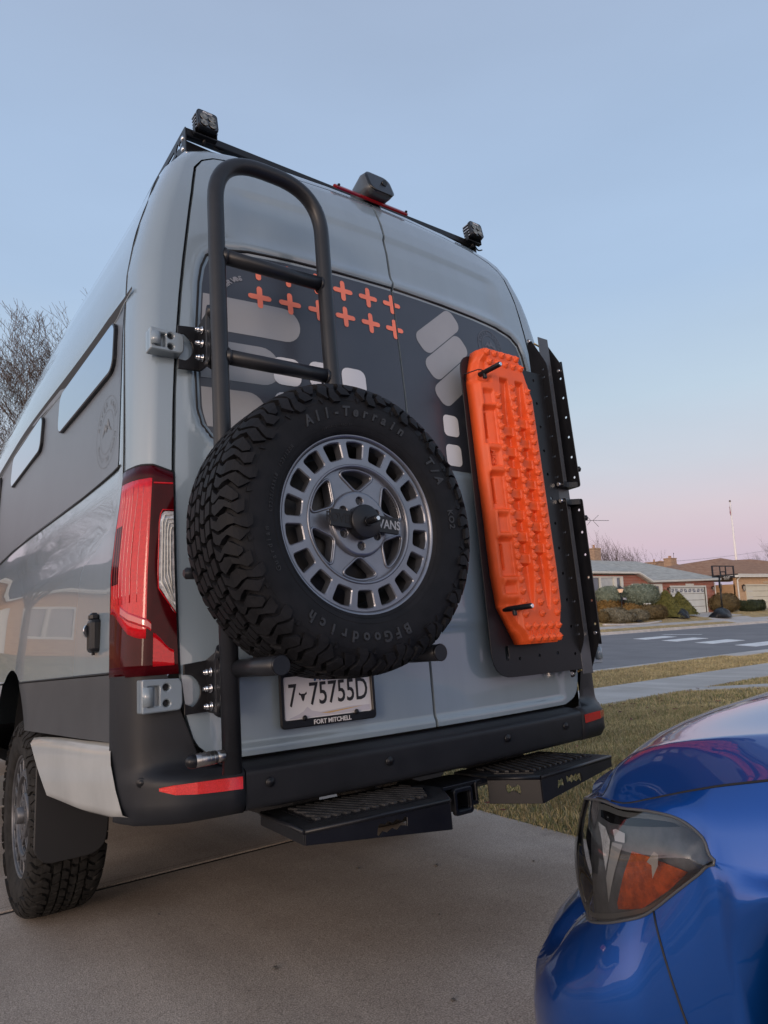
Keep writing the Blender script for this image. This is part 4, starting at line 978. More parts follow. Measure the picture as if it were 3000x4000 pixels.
for x, z in ((.286, 1.945), (.298, 1.054)):
    g = G(); g.cyl((x, -.05, z), (x, -.206, z), .0098, 18, bevel=.001); g.box((x, -.124, z - .012), (.016, .012, .028), .003); p_ = obj('mount_pin', g, POWDER, gm)
    g = G(); g.cyl((x, -.205, z), (x, -.210, z), .0068, 14); obj('pin_tip', g, CHROME, p_)
g = G(); g.tube(rpath([(.286, -.124, 1.95), (.262, -.12, 1.955), (.21, -.09, 1.935), (.25, -.053, 1.95), (.26, -.05, 1.92)], .02, 4), .0022, 6); obj('tether', g, POWDER, gm)

# ================================================================== HITCH STEP
hs = thing('hitch_step', 'black steel hitch step with two treaded platforms below the rear bumper', 'hitch step', (0, -.08, .43), van=True)
def step_plat(s):
    m = lambda P: [(x * s * (.955 if s < 0 and abs(x) > .45 else 1), y) for x, y in P]; zt, zb = .520, .436
    top = [(-.632, -.210), (-.190, -.250), (-.098, -.108), (-.100, .06), (-.60, .095)]
    g = G(); P = m(rpoly(top, [.012, .012, .006, .01, .012], 3)); g.prism(P if s == 1 else P[::-1], Matrix.Translation((0, 0, zt - .006)), .006, bevel=.002)
    plat = obj('step_platform', g, POWDERD, hs)
    def wall(a, b, holes, nm='step_skirt', za=.438, zc=.438):
        a, b = m([a])[0], m([b])[0]; a = Vector((a[0], a[1], 0)); b = Vector((b[0], b[1], 0)); L = (b - a).length; fr = frame((a.x, a.y, 0), (b - a), (0, 0, 1))
        g = G(); out_ = rpoly([(0, za), (L, zc), (L, zt - .0065), (0, zt - .0065)], .002, 2); g.raw(plate2d([out_] + [[(x * L, .442 + y * .92) for x, y in h] for h in holes], .006, .0008), fr); 
        g.tube([a + Vector((0, 0, zt - .006)), b + Vector((0, 0, zt - .006))], .0065, 10); obj(nm, g, POWDER, plat)
    ridge = [(.46, .030), (.47, .052), (.485, .058), (.515, .052), (.54, .060), (.57, .052), (.60, .060), (.635, .052), (.66, .062), (.675, .058), (.67, .036), (.63, .040), (.60, .030), (.57, .038), (.53, .030), (.50, .036), (.47, .024)]
    tiny = [(.20, .03), (.215, .055), (.24, .052), (.265, .06), (.29, .05), (.295, .03), (.25, .036), (.22, .026)]
    bone = [(.38, .034), (.40, .028), (.44, .030), (.49, .038), (.56, .036), (.62, .030), (.655, .040), (.65, .055), (.60, .060), (.55, .050), (.48, .050), (.43, .058), (.39, .052)]
    wall(top[0], top[1], [ridge] + ([[(1 - x, y) for x, y in tiny]] if s == -1 else []), za=.483)
    wall(top[1], top[2], [bone] if s == -1 else []); wall(top[0], top[4], [], za=.483, zc=.483)
    tp = inset(top, .045); g = G(); Pp = m(tp); g.prism(Pp if s == 1 else Pp[::-1], Matrix.Translation((0, 0, zt)), .0022); tread = obj('tread_plate', g, POWDER, plat)
    xs0, xs1 = -.575, -.135; ins = inset(top, .058)
    for k in range(20):                                            # raised diagonal treads
        xk = lerp(xs0, xs1 + .10, k / 19); a = Vector((xk, -.21)); b = Vector((xk - .10 , .06)); pl = [(a.x, a.y), (a.x + .011, a.y), (b.x + .011, b.y), (b.x, b.y)]
        c = pl
        for i in range(len(ins)):
            p, q = ins[i], ins[(i + 1) % len(ins)]; nx, ny = (q[1] - p[1]), -(q[0] - p[0]); c = clip_half(c, nx, ny, nx * p[0] + ny * p[1])
            if len(c) < 3: break
        if len(c) >= 3 and max(y for _, y in c) - min(y for _, y in c) > .02:
            g = G(); cc = m(c); g.prism(cc if s == 1 else cc[::-1], Matrix.Translation((0, 0, zt + .002)), .006, bevel=.0012); obj('tread_bar', g, mat('worn_tread', (.028, .028, .030), .55, 0, 0, .4, .4, 30), plat)
step_plat(1); step_plat(-1)
g = G(); g.raw(plate2d([rrect(.066, .066, .010, 4), rrect(.05, .05, .006, 3)], .30, .001), frame((0, .06, .463), (1, 0, 0), (0, 0, 1))); g.raw(plate2d([rrect(.080, .080, .012, 4), rrect(.052, .052, .006, 3)], .018, .003), frame((0, -.090, .463), (1, 0, 0), (0, 0, 1))); obj('receiver_tube', g, POWDER, hs)
g = G(); g.box((0, .05, .463), (.046, .02, .046)); obj('receiver_dark_inside', g, BLACK, hs)  # black block stands for the shade inside the open tube
g = G(); g.box((0, -.0, .505), (.20, .16, .012), .002); g.box((.07, -.055, .478), (.012, .06, .06), .003); g.box((-.07, -.055, .478), (.012, .06, .06), .003); g.box((0, .12, .47), (.9, .06, .05), .01); obj('cross_member', g, POWDER, hs)
g = G(); g.box((.055, -.07, .445), (.04, .03, .012), .003); obj('chain_loop', g, POWDER, hs)

# ================================================================== ROOF RACK
rk = thing('roof_rack', 'low black slotted roof rack along the top of the van', 'roof rack', (0, .25, 2.74), van=True)
def rail(x):
    g = G(); out_ = rpoly([(.245, 2.715), (4.9, 2.715), (4.9, 2.855), (.245, 2.855)], .008, 2); holes = []
    y = .36
    while y < 4.5:
        holes.append(rpoly([(y, 2.812), (y + .40, 2.812), (y + .40, 2.828), (y, 2.828)], .006, 2))
        holes.append(rpoly([(y - .03, 2.762), (y + .22, 2.755), (y + .40, 2.755), (y + .40, 2.79), (y - .03, 2.796)], .006, 2))
        holes.append([(y - .075, 2.806), (y - .062, 2.83), (y - .05, 2.815), (y - .035, 2.834), (y - .02, 2.822), (y - .022, 2.804), (y - .04, 2.81), (y - .055, 2.80)]); y += .52
    g.raw(plate2d([out_] + holes, .005, .0008), YZp(x)); r_ = obj('side_rail', g, POWDER, rk)
    for y, z in ((.275, 2.823), (.275, 2.778), (.30, 2.742), (.85, 2.742), (1.4, 2.742)):
        g = G(); sg = -1 if x < 0 else 1; g.lathe([(0, .004), (.006, .004), (.0095, .001), (.0105, -.002)], (x + sg * .003, y, z), (sg, 0, 0), 14); obj('rail_bolt', g, CHROME, r_)
for x in (-.72, .72): rail(x)
for y in (.262, 1.45, 2.6, 3.7, 4.8):
    g = G(); g.box((0, y, 2.838), (1.436, .03, .032), .003)
    obj('cross_bar', g, POWDER, rk)
g = G(); P = [(-.716, 2.72), (-.30, 2.775), (.30, 2.775), (.716, 2.72), (.716, 2.815), (.60, 2.808), (.30, 2.79), (-.30, 2.79), (-.60, 2.808), (-.716, 2.815)]; g.prism(P, XZ((0, .272, 0)), .004); obj('wind_deflector', g, POWDER, rk)
def pod(x, z, y):
    g = G(); fr = frame((x, y, z), (1, 0, 0), (0, .16, 1)); bx = rrect(.078, .082, .012, 4)
    loops = [(.88, .052), (.95, .045), (.95, .012), (1.0, .010), (1.0, .0), (.97, -.004)]; rows = [[fr @ Vector((px * k, py * k, -d)) for px, py in bx] for k, d in loops]; g.grid(rows, False, closed=True)
    g.poly([fr @ Vector((px * .88, py * .88, -.052)) for px, py in bx]); w_ = obj('work_light', g, POWDER, rk)
    g = G(); g.poly([fr @ Vector((px * .93, py * .93, .0035)) for px, py in rrect(.078, .082, .012, 4)]); obj('light_glass', g, mat('smoked_glass', (.012, .010, .009), .06, 0, .6), w_)
    for sx in (-1, 1):
        for sy in (-1, 1):
            g = G(); g.lathe([(.0, .0045), (.004, .0048), (.010, .0062), (.0135, .0072), (.0145, .0066)], fr @ Vector((sx * .0155, sy * .0145 - .006, 0)), fr.to_3x3() @ Vector((0, 0, 1)), 16); obj('light_reflector', g, mat('lamp_reflector', (.32, .26, .2), .12, 1, 0, .5, .6, 90), w_)
    g = G(); g.raw(scale2(text2d('RIGID', .013, .0002, bold=.0003, shear=.2), 1.1, 1), fr @ Matrix.Translation((0, .031, .0045))); obj('light_lettering', g, WHITEV, w_)
    for k in range(5):
        for sx in (-1, 1):
            g = G(); g.box(fr @ Vector((sx * .0385, -.030 + .015 * k, -.028)), (.006, .034, .005), .001, fr.to_3x3().inverted().to_4x4().to_3x3() if False else None); obj('cooling_fin', g, mat('bare_alloy', (.5, .5, .52), .35, 1), w_)
    g = G(); g.box((x, y + .025, z - .055), (.086, .022, .006), .001); g.box((x - .041, y + .025, z - .035), (.004, .02, .045), .001); g.box((x + .041, y + .025, z - .035), (.004, .02, .045), .001); g.cyl((x, y + .03, z - .055), (x, y + .05, z - .07), .006, 8); obj('light_bracket', g, POWDER, w_)
    g = G(); g.tube(rpath([(x + .02, y + .05, z - .03), (x + .06, y + .06, z - .06), (x + .09, y + .06, z - .045)], .02, 4), .0035, 6); obj('light_cable', g, POWDER, w_)
pod(-.655, 2.872, .20); pod(.688, 2.882, .20)
# ================================================================== BLUE CAR (nose towards the van, only its front left corner is in view)
car = thing('blue_car', 'glossy deep blue car, its front corner with clear headlight and amber side marker', 'car', (.37, -1.6, 0), van=True)
BLUE = mat('metallic_blue_paint', (.0025, .072, .34), .33, .66, 1.0, .5, .0, 1, .0, coatr=.015)
EC = [(.37, -.745, .645), (.0, -.79, .642), (-.20, -.845, .640), (-.30, -.885, .638), (-.38, -.922, .640), (-.435, -.957, .646), (-.475, -.988, .653), (-.500, -1.02, .659), (-.509, -1.068, .6565), (-.509, -1.12, .669), (-.509, -1.175, .684), (-.509, -1.215, .694), (-.509, -1.245, .701), (-.509, -1.307, .713), (-.511, -1.5, .75), (-.513, -1.8, .80), (-.51, -2.2, .86), (-.50, -2.55, .905)]
TC = [(.37, -.67, .62), (.0, -.715, .62), (-.20, -.775, .616), (-.30, -.838, .612), (-.38, -.885, .622), (-.440, -.934, .637), (-.482, -.979, .648), (-.503, -1.022, .6535), (-.520, -1.070, .651), (-.531, -1.128, .655), (-.538, -1.183, .652), (-.547, -1.222, .634), (-.556, -1.240, .609), (-.557, -1.30, .612), (-.558, -1.5, .62), (-.565, -1.8, .62), (-.565, -2.2, .63), (-.56, -2.55, .64)]
BC = [(.37, -.66, .43), (.0, -.70, .43), (-.20, -.755, .43), (-.30, -.815, .43), (-.385, -.865, .432), (-.455, -.915, .440), (-.505, -.965, .454), (-.535, -1.018, .472), (-.550, -1.065, .490), (-.5545, -1.115, .512), (-.557, -1.17, .553), (-.558, -1.212, .585), (-.559, -1.240, .604), (-.561, -1.30, .60), (-.564, -1.5, .60), (-.566, -1.8, .60), (-.566, -2.2, .60), (-.562, -2.55, .60)]
def subdiv(P, k=3):
    """Catmull-Rom through the control points"""
    o = []
    for i in range(len(P) - 1):
        p0 = Vector(P[max(0, i - 1)]); p1 = Vector(P[i]); p2 = Vector(P[i + 1]); p3 = Vector(P[min(len(P) - 1, i + 2)])
        for j in range(k):
            t = j / k; d1 = (p2 - p0) * .5; d2 = (p3 - p1) * .5
            o.append(p1 * (2 * t ** 3 - 3 * t * t + 1) + d1 * (t ** 3 - 2 * t * t + t) + p2 * (-2 * t ** 3 + 3 * t * t) + d2 * (t ** 3 - t * t))
    o.append(Vector(P[-1])); return o
KS = 4; E_, T_, B_ = subdiv(EC, KS), subdiv(TC, KS), subdiv(BC, KS); L0, L1 = 3 * KS, 12 * KS
WC = [1, 1, 1, 1, 1, .9, .72, .5, .34, .22, .14, .08, .05, .02, 0, 0, 0, 0]
wcol = lambda i: itp(i / KS, list(enumerate(WC)))
FZ = [0, .05, .10, .16, .24, .33, .43, .54, .66, .78, .90, 1.]
OF = [0, .028, .046, .066, .092, .112, .121, .124, .120, .110, .085, .03]; OS = [0, .003, .006, .009, .011, .012, .011, .009, .004, -.004, -.015, -.035]
def col_low(i):
    b = B_[i]; t = (B_[min(i + 1, len(B_) - 1)] - B_[max(i - 1, 0)]); n = Vector((t.y, -t.x, 0)); n.normalize()
    if n.x > .05: n = -n
    if i < 2 * KS and n.y < 0: n = -n
    w = wcol(i); o = []; zb = .12
    if b.y < -1.25: zb = max(zb, .33 + math.sqrt(max(0, .365 ** 2 - (b.y + 1.62) ** 2))) if abs(b.y + 1.62) < .365 else .16
    for f, a, s_ in zip(FZ, OF, OS):
        q = Vector((b.x, b.y, lerp(b.z, zb, f))) + n * lerp(s_, a, w)
        # round intake pocket in the corner of the bumper
        d = math.hypot((q.z - .385) / .05, (i / KS - 4.1) / 1.0)
        q -= n * .05 * w * ss(1.1, .3, d); o.append(q)
    return o
LOW = [col_low(i) for i in range(len(B_))]
UP = [[lerp(1, 0, k / 3) * E_[i] + (k / 3) * T_[i] + Vector((-.008, 0, .004)) * (math.sin(math.pi * k / 3) * ss(8 * KS, 12 * KS, i)) for k in range(4)] for i in range(len(E_))]
g = G(); g.grid([u for u in UP]); 
g2 = G(); SEAM = 9 * KS + 1
def mirror_add(g):
    n = len(g.v); g.add([(.74 - x, y, z) for x, y, z in g.v], list(g.f), True)
up = G(); up.grid(UP[L1 - 8 * KS + 0:]); low_f = G(); low_f.grid(LOW[9 * KS:] if False else LOW)
mid = G(); mid.grid([[T_[i], lerp(T_[i], B_[i], .5), B_[i]] for i in range(L1, len(T_))])
frt = G(); frt.grid([[T_[i], lerp(T_[i], B_[i], .5) + Vector((0, .02, 0)), B_[i]] for i in range(0, L0 + 1)])
# fender = upper strip + flank behind the seam; bumper = everything ahead of it
fen = G(); fen.grid(UP[7 * KS:]); fen.grid([[T_[i], lerp(T_[i], B_[i], .5), B_[i]] for i in range(L1, len(T_))])
seam_i = lambda r: 9 * KS + 1 + int(round(r * 9.5))                      # the joint runs down and back
rows_f, rows_b = [], []
bmp_rows = []
for r in range(len(FZ)):
    i0 = seam_i(FZ[r]) if r else 9 * KS + 1
    bmp_rows.append(i0)
def strip(g, lo):
    for r in range(len(FZ) - 1):
        for i in range(len(LOW) - 1):
            isb = i < (bmp_rows[r] + bmp_rows[r + 1]) / 2
            if isb == lo: g.add([LOW[i][r], LOW[i + 1][r], LOW[i + 1][r + 1], LOW[i][r + 1]], [(0, 1, 2, 3)], True)
strip(fen, False); obj('fender', fen, BLUE, car); fr_ = G(); fr_.add([(.74 - x, y, z) for x, y, z in fen.v], list(fen.f), True); obj('fender', fr_, BLUE, car)
bm_ = G(); strip(bm_, True); bm_.grid(UP[:7 * KS + 1]); mirror_add(bm_); obj('front_bumper', bm_, BLUE, car)
gr = G(); gr.add(frt.v, frt.f, True); mirror_add(gr); obj('grille', gr, POWDER, car)
for sg in (0, 1):
    SQ = []
    for r in range(len(FZ)):
        q = 9 * KS + 1 + FZ[r] * 9.5; i0 = int(q); SQ.append(lerp(LOW[i0][r], LOW[min(i0 + 1, len(LOW) - 1)][r], q - i0) + Vector((-.0004, 0, 0)))
    g = G(); g.tube([((.74 - p.x) if sg else p.x, p.y, p.z) for p in SQ], .0018, 6); obj('panel_gap', g, RUBGAP, car)
# hood
YF_ = [(-.511, -1.07), (-.500, -1.024), (-.475, -.988), (-.435, -.957), (-.38, -.922), (-.30, -.885), (-.2, -.845), (0, -.79), (.37, -.745)]
ZC_ = [(-2.55, .905), (-2.2, .86), (-1.8, .80), (-1.5, .75), (-1.307, .713), (-1.175, .684), (-1.12, .669), (-1.06, .6565)]
def hood_z(x, y):
    yf = itp(x, YF_); xc = max(x, -.40); yc = itp(xc, YF_); t = max(0, yc - y)
    z = .640 + .098 * (1 - math.exp(-t / .075)) + .058 * t + .028 * t * t + .030 * ss(-.42, -.1, x) * ss(0, .4, t) + .01 * ss(-.1, .37, x) * ss(0, .4, t)
    if x < -.40:
        d = (-.40 - x) / .109; z = lerp(z, itp(y, ZC_) if y < -1.06 else lerp(.645, .6565, ss(-.96, -1.06, y)), min(1, d) ** 1.15 if y < -1.06 else min(1, d) ** 1.15)
        te = max(0, yf - y)
        if y >= -1.12: z = lerp(lerp(.643, .657, ss(-.95, -1.06, y)), z, ss(0, .05, te)) if te < .05 else z
    return z
HX = [-.5085, -.50, -.488, -.472, -.455, -.44, -.425, -.412, -.404, -.398, -.392, -.38, -.36, -.33, -.30, -.26, -.2, -.12, -.02, .1, .24, .37]
HT = [0, .006, .014, .024, .036, .05, .07, .095, .125, .16, .2, .25, .3, .37, .45, .55, .7, .9, 1.1, 1.3, 1.5]
rows = []
for x in HX:
    yf = itp(x, YF_); L = yf + 2.5; r_ = [(x, yf + .004, itp(x, [(-.51, .650), (-.47, .646), (-.4, .634), (.4, .632)]))]
    for t in HT: y = yf - t / 1.5 * L; r_.append((x, y, hood_z(x, y)))
    rows.append(r_)
g = G(); g.grid(rows); rows2 = [[(.74 - x, y, z) for x, y, z in r_] for r_ in rows]; g.grid(rows2); obj('hood', g, BLUE, car)
g = G(); g.tube([(p.x - .0005, p.y, p.z - .001) for p in E_[7 * KS + 2:]], .0020, 6); obj('hood_gap', g, RUBGAP, car)
g = G(); g.tube([(p.x, p.y + .001, p.z - .004) for p in E_[3 * KS:8 * KS + 1]], .0032, 6); obj('hood_seal', g, RUBGAP, car)
# cabin and rear, plain (outside the frame)
g = G(); P = [(-2.45, .90), (-2.6, .93), (-3.25, 1.40), (-4.2, 1.42), (-4.85, 1.02), (-5.05, .95), (-5.1, .4), (-4.9, .2), (-2.5, .2)]
g.prism(P, frame((-.50, 0, 0), (0, 1, 0), (0, 0, 1)), 1.74, bevel=0); obj('cabin_body', g, BLUE, car)
g = G(); g.add([(-.42, -2.58, .95), (1.16, -2.58, .95), (1.05, -3.2, 1.39), (-.31, -3.2, 1.39)], [(0, 1, 2, 3)]); g.prism([(-2.75, .97), (-3.28, 1.36), (-4.15, 1.38), (-4.65, 1.0)], frame((-.506, 0, 0), (0, 1, 0), (0, 0, 1)), 1.752); obj('car_windows', g, GLASS, car)
for x in (-.46, 1.20):
    for y in (-1.62, -4.2):
        g = G(); sx = 1 if x < 0 else -1; pr = [(.0, -.05), (.19, -.06), (.215, -.085), (.23, -.10), (.30, -.105), (.325, -.09), (.33, .0), (.325, .09), (.2, .1)]; g.lathe(pr, (x + .0 * sx, y, .33), (sx, 0, 0), 40); obj('car_wheel', g, RUBBER, car)
g = G(); g.box((.37, -2.6, .35), (1.5, 3.4, .3)); obj('engine_bay', g, BLACK, car)
# headlight: clear cover over a housing with chrome strip, grey plate and amber marker
def lens_mat():
    m = bpy.data.materials.new('clear_headlight_cover'); m.use_nodes = True; t = m.node_tree; t.nodes.clear()
    o = N(t, 'ShaderNodeOutputMaterial'); tr_ = N(t, 'ShaderNodeBsdfTransparent'); gl = N(t, 'ShaderNodeBsdfGlossy'); fr = N(t, 'ShaderNodeFresnel'); mx = N(t, 'ShaderNodeMixShader')
    gl.inputs['Roughness'].default_value = .02; fr.inputs['IOR'].default_value = 1.95; tr_.inputs[0].default_value = (.97, .97, .97, 1)
    t.links.new(fr.outputs[0], mx.inputs[0]); t.links.new(tr_.outputs[0], mx.inputs[1]); t.links.new(gl.outputs[0], mx.inputs[2]); t.links.new(mx.outputs[0], o.inputs[0]); return m
def thin_glass():
    m = lens_mat(); m.name = 'thin_clear_board'; f_ = [n for n in m.node_tree.nodes if n.type == 'FRESNEL'][0]; f_.inputs['IOR'].default_value = 1.2; return m
def lens_rows(off, bul):
    rows = []
    for i in range(L0, L1 + 1):
        t = (T_[min(i + 1, len(T_) - 1)] - T_[max(i - 1, 0)]); n = Vector((t.y, -t.x, 0)).normalized()
        if n.x > 0: n = -n
        r_ = []
        for k in range(11):
            v = k / 10; r_.append(lerp(T_[i], B_[i], v) + n * (off + bul * math.sin(math.pi * v)))
        rows.append(r_)
    return rows
g = G(); g.grid(lens_rows(.001, .020)); hl = obj('headlight', g, lens_mat(), car)
LR = lens_rows(-.014, .004)
g = G(); g.grid(LR)
g.grid([[p for p in lens_rows(.0, .0)[i][::10]] if False else [lens_rows(.0, 0)[i][0], LR[i][0]] for i in range(0, len(LR), 1)][:1] * 2)
obj('lamp_housing', g, mat('lamp_housing_grey', (.20, .205, .21), .3, .4, .2, .5, .25, 25), hl)
LT = [r_[0] for r_ in LR]; LB = [r_[-1] for r_ in LR]
def on_lamp(pts, off):
    """(y,z) points laid on the housing, off metres towards the outside"""
    o = []
    for y, z in pts:
        ys_ = [p.y for p in LT]; i = max(0, min(len(LR) - 2, sum(1 for q in ys_ if q > y) - 1)); t = (ys_[i] - y) / max(1e-6, ys_[i] - ys_[i + 1]); t = max(0, min(1, t))
        zt = lerp(LT[i].z, LT[i + 1].z, t); zb = lerp(LB[i].z, LB[i + 1].z, t); v = max(0, min(1, (zt - z) / max(1e-4, zt - zb))) * 10; k = min(9, int(v)); f = v - k
        x = lerp(lerp(LR[i][k].x, LR[i + 1][k].x, t), lerp(LR[i][k + 1].x, LR[i + 1][k + 1].x, t), f); o.append((x - off, y, z))
    return o
def lamp_piece(nm, pts, off, m):
    g = G(); ys_ = [p[0] for p in pts]; zs_ = [p[1] for p in pts]; ny = max(1, int((max(ys_) - min(ys_)) / .012)); nz = max(1, int((max(zs_) - min(zs_)) / .02))
    # cut into cells so that it bends with the housing (triangulated first: the outline may be concave)
    for t in tessellate_polygon([[Vector((a, b, 0)) for a, b in pts]]):
        T = [pts[q] for q in t]
        for i in range(ny):
            ya = min(ys_) + (max(ys_) - min(ys_)) * i / ny; yb = min(ys_) + (max(ys_) - min(ys_)) * (i + 1) / ny; c1 = clip_half(clip_half(T, -1, 0, -ya), 1, 0, yb)
            for j in range(nz):
                za = min(zs_) + (max(zs_) - min(zs_)) * j / nz; zb_ = min(zs_) + (max(zs_) - min(zs_)) * (j + 1) / nz; c2 = clip_half(clip_half(c1, 0, -1, -za), 0, 1, zb_)
                if len(c2) >= 3: g.add(on_lamp(c2, off), [tuple(range(len(c2)))])
    return obj(nm, g, m, hl)
CHR = mat('faceted_chrome', (.88, .87, .84), .3, .0, 0, .6, .18, 90, .8, 220, bdist=.004)
lamp_piece('chrome_strip', [(-.991, .612), (-1.016, .61), (-1.03, .593), (-1.025, .571), (-.995, .505), (-.983, .474), (-.97, .471), (-.985, .541), (-.99, .59)], .003, CHR)
lamp_piece('led_block', [(-1.039, .611), (-1.047, .614), (-1.070, .612), (-1.069, .598), (-1.045, .596)], .004, mat('led_white', (.8, .8, .8), .3))
lamp_piece('light_plate', [(-1.036, .592), (-1.063, .594), (-1.036, .54), (-1.009, .482), (-.990, .482), (-1.012, .53)], .003, mat('lamp_plate_grey', (.50, .50, .48), .35, .1))
lamp_piece('amber_marker', [(-1.086, .590), (-1.12, .589), (-1.190, .582), (-1.157, .553), (-1.100, .513), (-1.047, .498), (-1.045, .506), (-1.066, .554)], .005, mat('amber_reflector', (.52, .085, .008), .2, 0, .6, .5, .35, 60, .5, 300, bdist=.002))
lamp_piece('brow_reflection', [(-1.00, .646), (-1.05, .645), (-1.10, .647), (-1.15, .646), (-1.178, .639), (-1.13, .631), (-1.08, .624), (-1.03, .619), (-1.0, .622)], .002, mat('brow_reflection_black', (.008, .008, .009), .7, 0, 0, .1))  # dark reflection along the top of the lens, put in as a black shape
lamp_piece('worn_mark', [(-1.139, .602), (-1.147, .599), (-1.145, .584), (-1.133, .564), (-1.133, .582), (-1.124, .585)], .017, mat('haze_mark', (.45, .42, .38), .6))
bd = [T_[i] for i in range(L0, L1 + 1)] + [B_[i] for i in range(L1, L0 - 1, -1)]
g = G(); g.tube([p + Vector((-.0005, 0, 0)) for p in bd], .0024, 6, True); obj('lamp_seal', g, mat('lamp_seal_grey', (.07, .072, .075), .3), hl)
inn = lens_rows(-.004, .004); k_ = len(inn)
g = G(); g.grid([[lerp(inn[i][0], inn[i][10], .035), lerp(inn[i][0], inn[i][10], .085)] for i in range(14, k_)]); g.grid([[lerp(inn[i][0], inn[i][10], .93), lerp(inn[i][0], inn[i][10], .97)] for i in range(6, k_)]); obj('inner_bezel', g, mat('bezel_silver', (.35, .35, .33), .3, .6), hl)
# second headlight, on the far side
g = G(); g.grid([[(.74 - p.x, p.y, p.z) for p in r_] for r_ in lens_rows(.001, .014)]); obj('headlight', g, mat('far_headlight', (.1, .1, .11), .1, 0, .8), car)
# ================================================================== GROUND, STREET
PROF = [(-60, .32), (-6, .32), (-4, .315), (4.7, -.370), (6.3, -.42), (8.55, -.455), (8.62, -.56), (21.62, -.56), (21.7, -.43), (22.6, -.31), (23.4, -.20), (24, -.02), (26.4, .23), (33, .30), (60, .30), (600, .30)]
gz = lambda y: itp(y, PROF)
def tex(m, kind='noise', **k): pass
GRASS = mat('winter_lawn_soil', (.24, .19, .105), .9, 0, 0, .2, col2=(.14, .13, .06), nscale=.8, bump=.8, bscale=70, bdist=.03)
GRASSF = mat('far_winter_lawn', (.42, .33, .19), .9, 0, 0, .2, col2=(.30, .245, .13), nscale=1.4, bump=.9, bscale=30, bdist=.05)
def concrete(name, c1, c2, speck=.25, stain=True):
    m = mat(name, c1, .82, 0, 0, .3, col2=c2, nscale=1.1, bump=.55, bscale=240, bdist=.0025, detail=9); t, b = nodes(m)
    src = b.inputs['Base Color'].links[0].from_socket; tcn = [n for n in t.nodes if n.type == 'TEX_COORD'][0]
    n3 = N(t, 'ShaderNodeTexNoise'); n3.inputs['Scale'].default_value = 210; n3.inputs['Detail'].default_value = 2; t.links.new(tcn.outputs['Object'], n3.inputs[0])
    r3 = N(t, 'ShaderNodeMapRange'); r3.inputs[1].default_value = .3; r3.inputs[2].default_value = .7; r3.inputs[3].default_value = 1 - speck; r3.inputs[4].default_value = 1 + speck; t.links.new(n3.outputs['Fac'], r3.inputs[0])
    mx = N(t, 'ShaderNodeVectorMath', operation='SCALE'); t.links.new(src, mx.inputs[0]); t.links.new(r3.outputs[0], mx.inputs['Scale'])
    last = mx.outputs[0]
    mp = N(t, 'ShaderNodeMapping'); mp.inputs['Scale'].default_value = (2.3, .16, 1); n5 = N(t, 'ShaderNodeTexNoise'); n5.inputs['Scale'].default_value = 1.3; n5.inputs['Detail'].default_value = 5; t.links.new(tcn.outputs['Object'], mp.inputs[0]); t.links.new(mp.outputs[0], n5.inputs[0])
    r5 = N(t, 'ShaderNodeMapRange'); r5.inputs[1].default_value = .35; r5.inputs[2].default_value = .65; r5.inputs[3].default_value = .86; r5.inputs[4].default_value = 1.06; t.links.new(n5.outputs['Fac'], r5.inputs[0])
    m5 = N(t, 'ShaderNodeVectorMath', operation='SCALE'); t.links.new(last, m5.inputs[0]); t.links.new(r5.outputs[0], m5.inputs['Scale']); last = m5.outputs[0]
    if stain:
        v = N(t, 'ShaderNodeTexVoronoi'); v.inputs['Scale'].default_value = 1.5; v.inputs['Randomness'].default_value = 1; n4 = N(t, 'ShaderNodeTexNoise'); n4.inputs['Scale'].default_value = 6
        ad = N(t, 'ShaderNodeVectorMath', operation='MULTIPLY_ADD'); ad.inputs[1].default_value = (.09, .09, .0); t.links.new(tcn.outputs['Object'], n4.inputs[0]); t.links.new(n4.outputs['Color'], ad.inputs[0]); t.links.new(tcn.outputs['Object'], ad.inputs[2]); t.links.new(ad.outputs[0], v.inputs['Vector'])
        r4 = N(t, 'ShaderNodeMapRange'); r4.inputs[1].default_value = .045; r4.inputs[2].default_value = .085; r4.inputs[3].default_value = .55; r4.inputs[4].default_value = 1; t.links.new(v.outputs['Distance'], r4.inputs[0])
        m2 = N(t, 'ShaderNodeVectorMath', operation='SCALE'); t.links.new(last, m2.inputs[0]); t.links.new(r4.outputs[0], m2.inputs['Scale']); last = m2.outputs[0]
    t.links.new(last, b.inputs['Base Color']); return m
CONC = concrete('driveway_concrete', (.36, .288, .230), (.47, .392, .328), .42)
WALK = concrete('sidewalk_concrete', (.40, .375, .345), (.47, .445, .415), .12, False)
KERB = concrete('kerb_concrete', (.46, .43, .40), (.53, .50, .47), .1, False)
ASPH = mat('asphalt', (.175, .172, .178), .85, 0, 0, .3, col2=(.215, .212, .216), nscale=.7, bump=.7, bscale=160, bdist=.006, detail=9)
ROADP = mat('road_paint', (.70, .70, .69), .7, 0, 0, .3, .10, 3)
def xedge(y): return itp(y, [(-8, 1.1), (-.5, 1.13), (.565, 1.272), (1.463, 1.428), (4.70, 1.98), (8.6, 2.6)])
def sheet(name, ys, x0, x1, m, dz=0., nx=2, kind='structure'):
    g = G(); g.grid([[(lerp(x0(y) if callable(x0) else x0, x1(y) if callable(x1) else x1, k / nx), y, gz(y) + dz) for k in range(nx + 1)] for y in ys], False); return obj(name, g, m, None, kind)
sheet('ground', [-60, -30, -6, -4, 0, 4.7, 6.3, 8.55, 8.62], -200, 320, GRASS, -.03, 40)
sheet('far_ground', [21.62, 21.7, 22.6, 23.4, 24, 25, 26.4, 33, 60, 150, 600], -400, 700, GRASSF, 0., 60)
sheet('road', [8.615, 15, 21.63], -200, 320, ASPH, 0., 40)
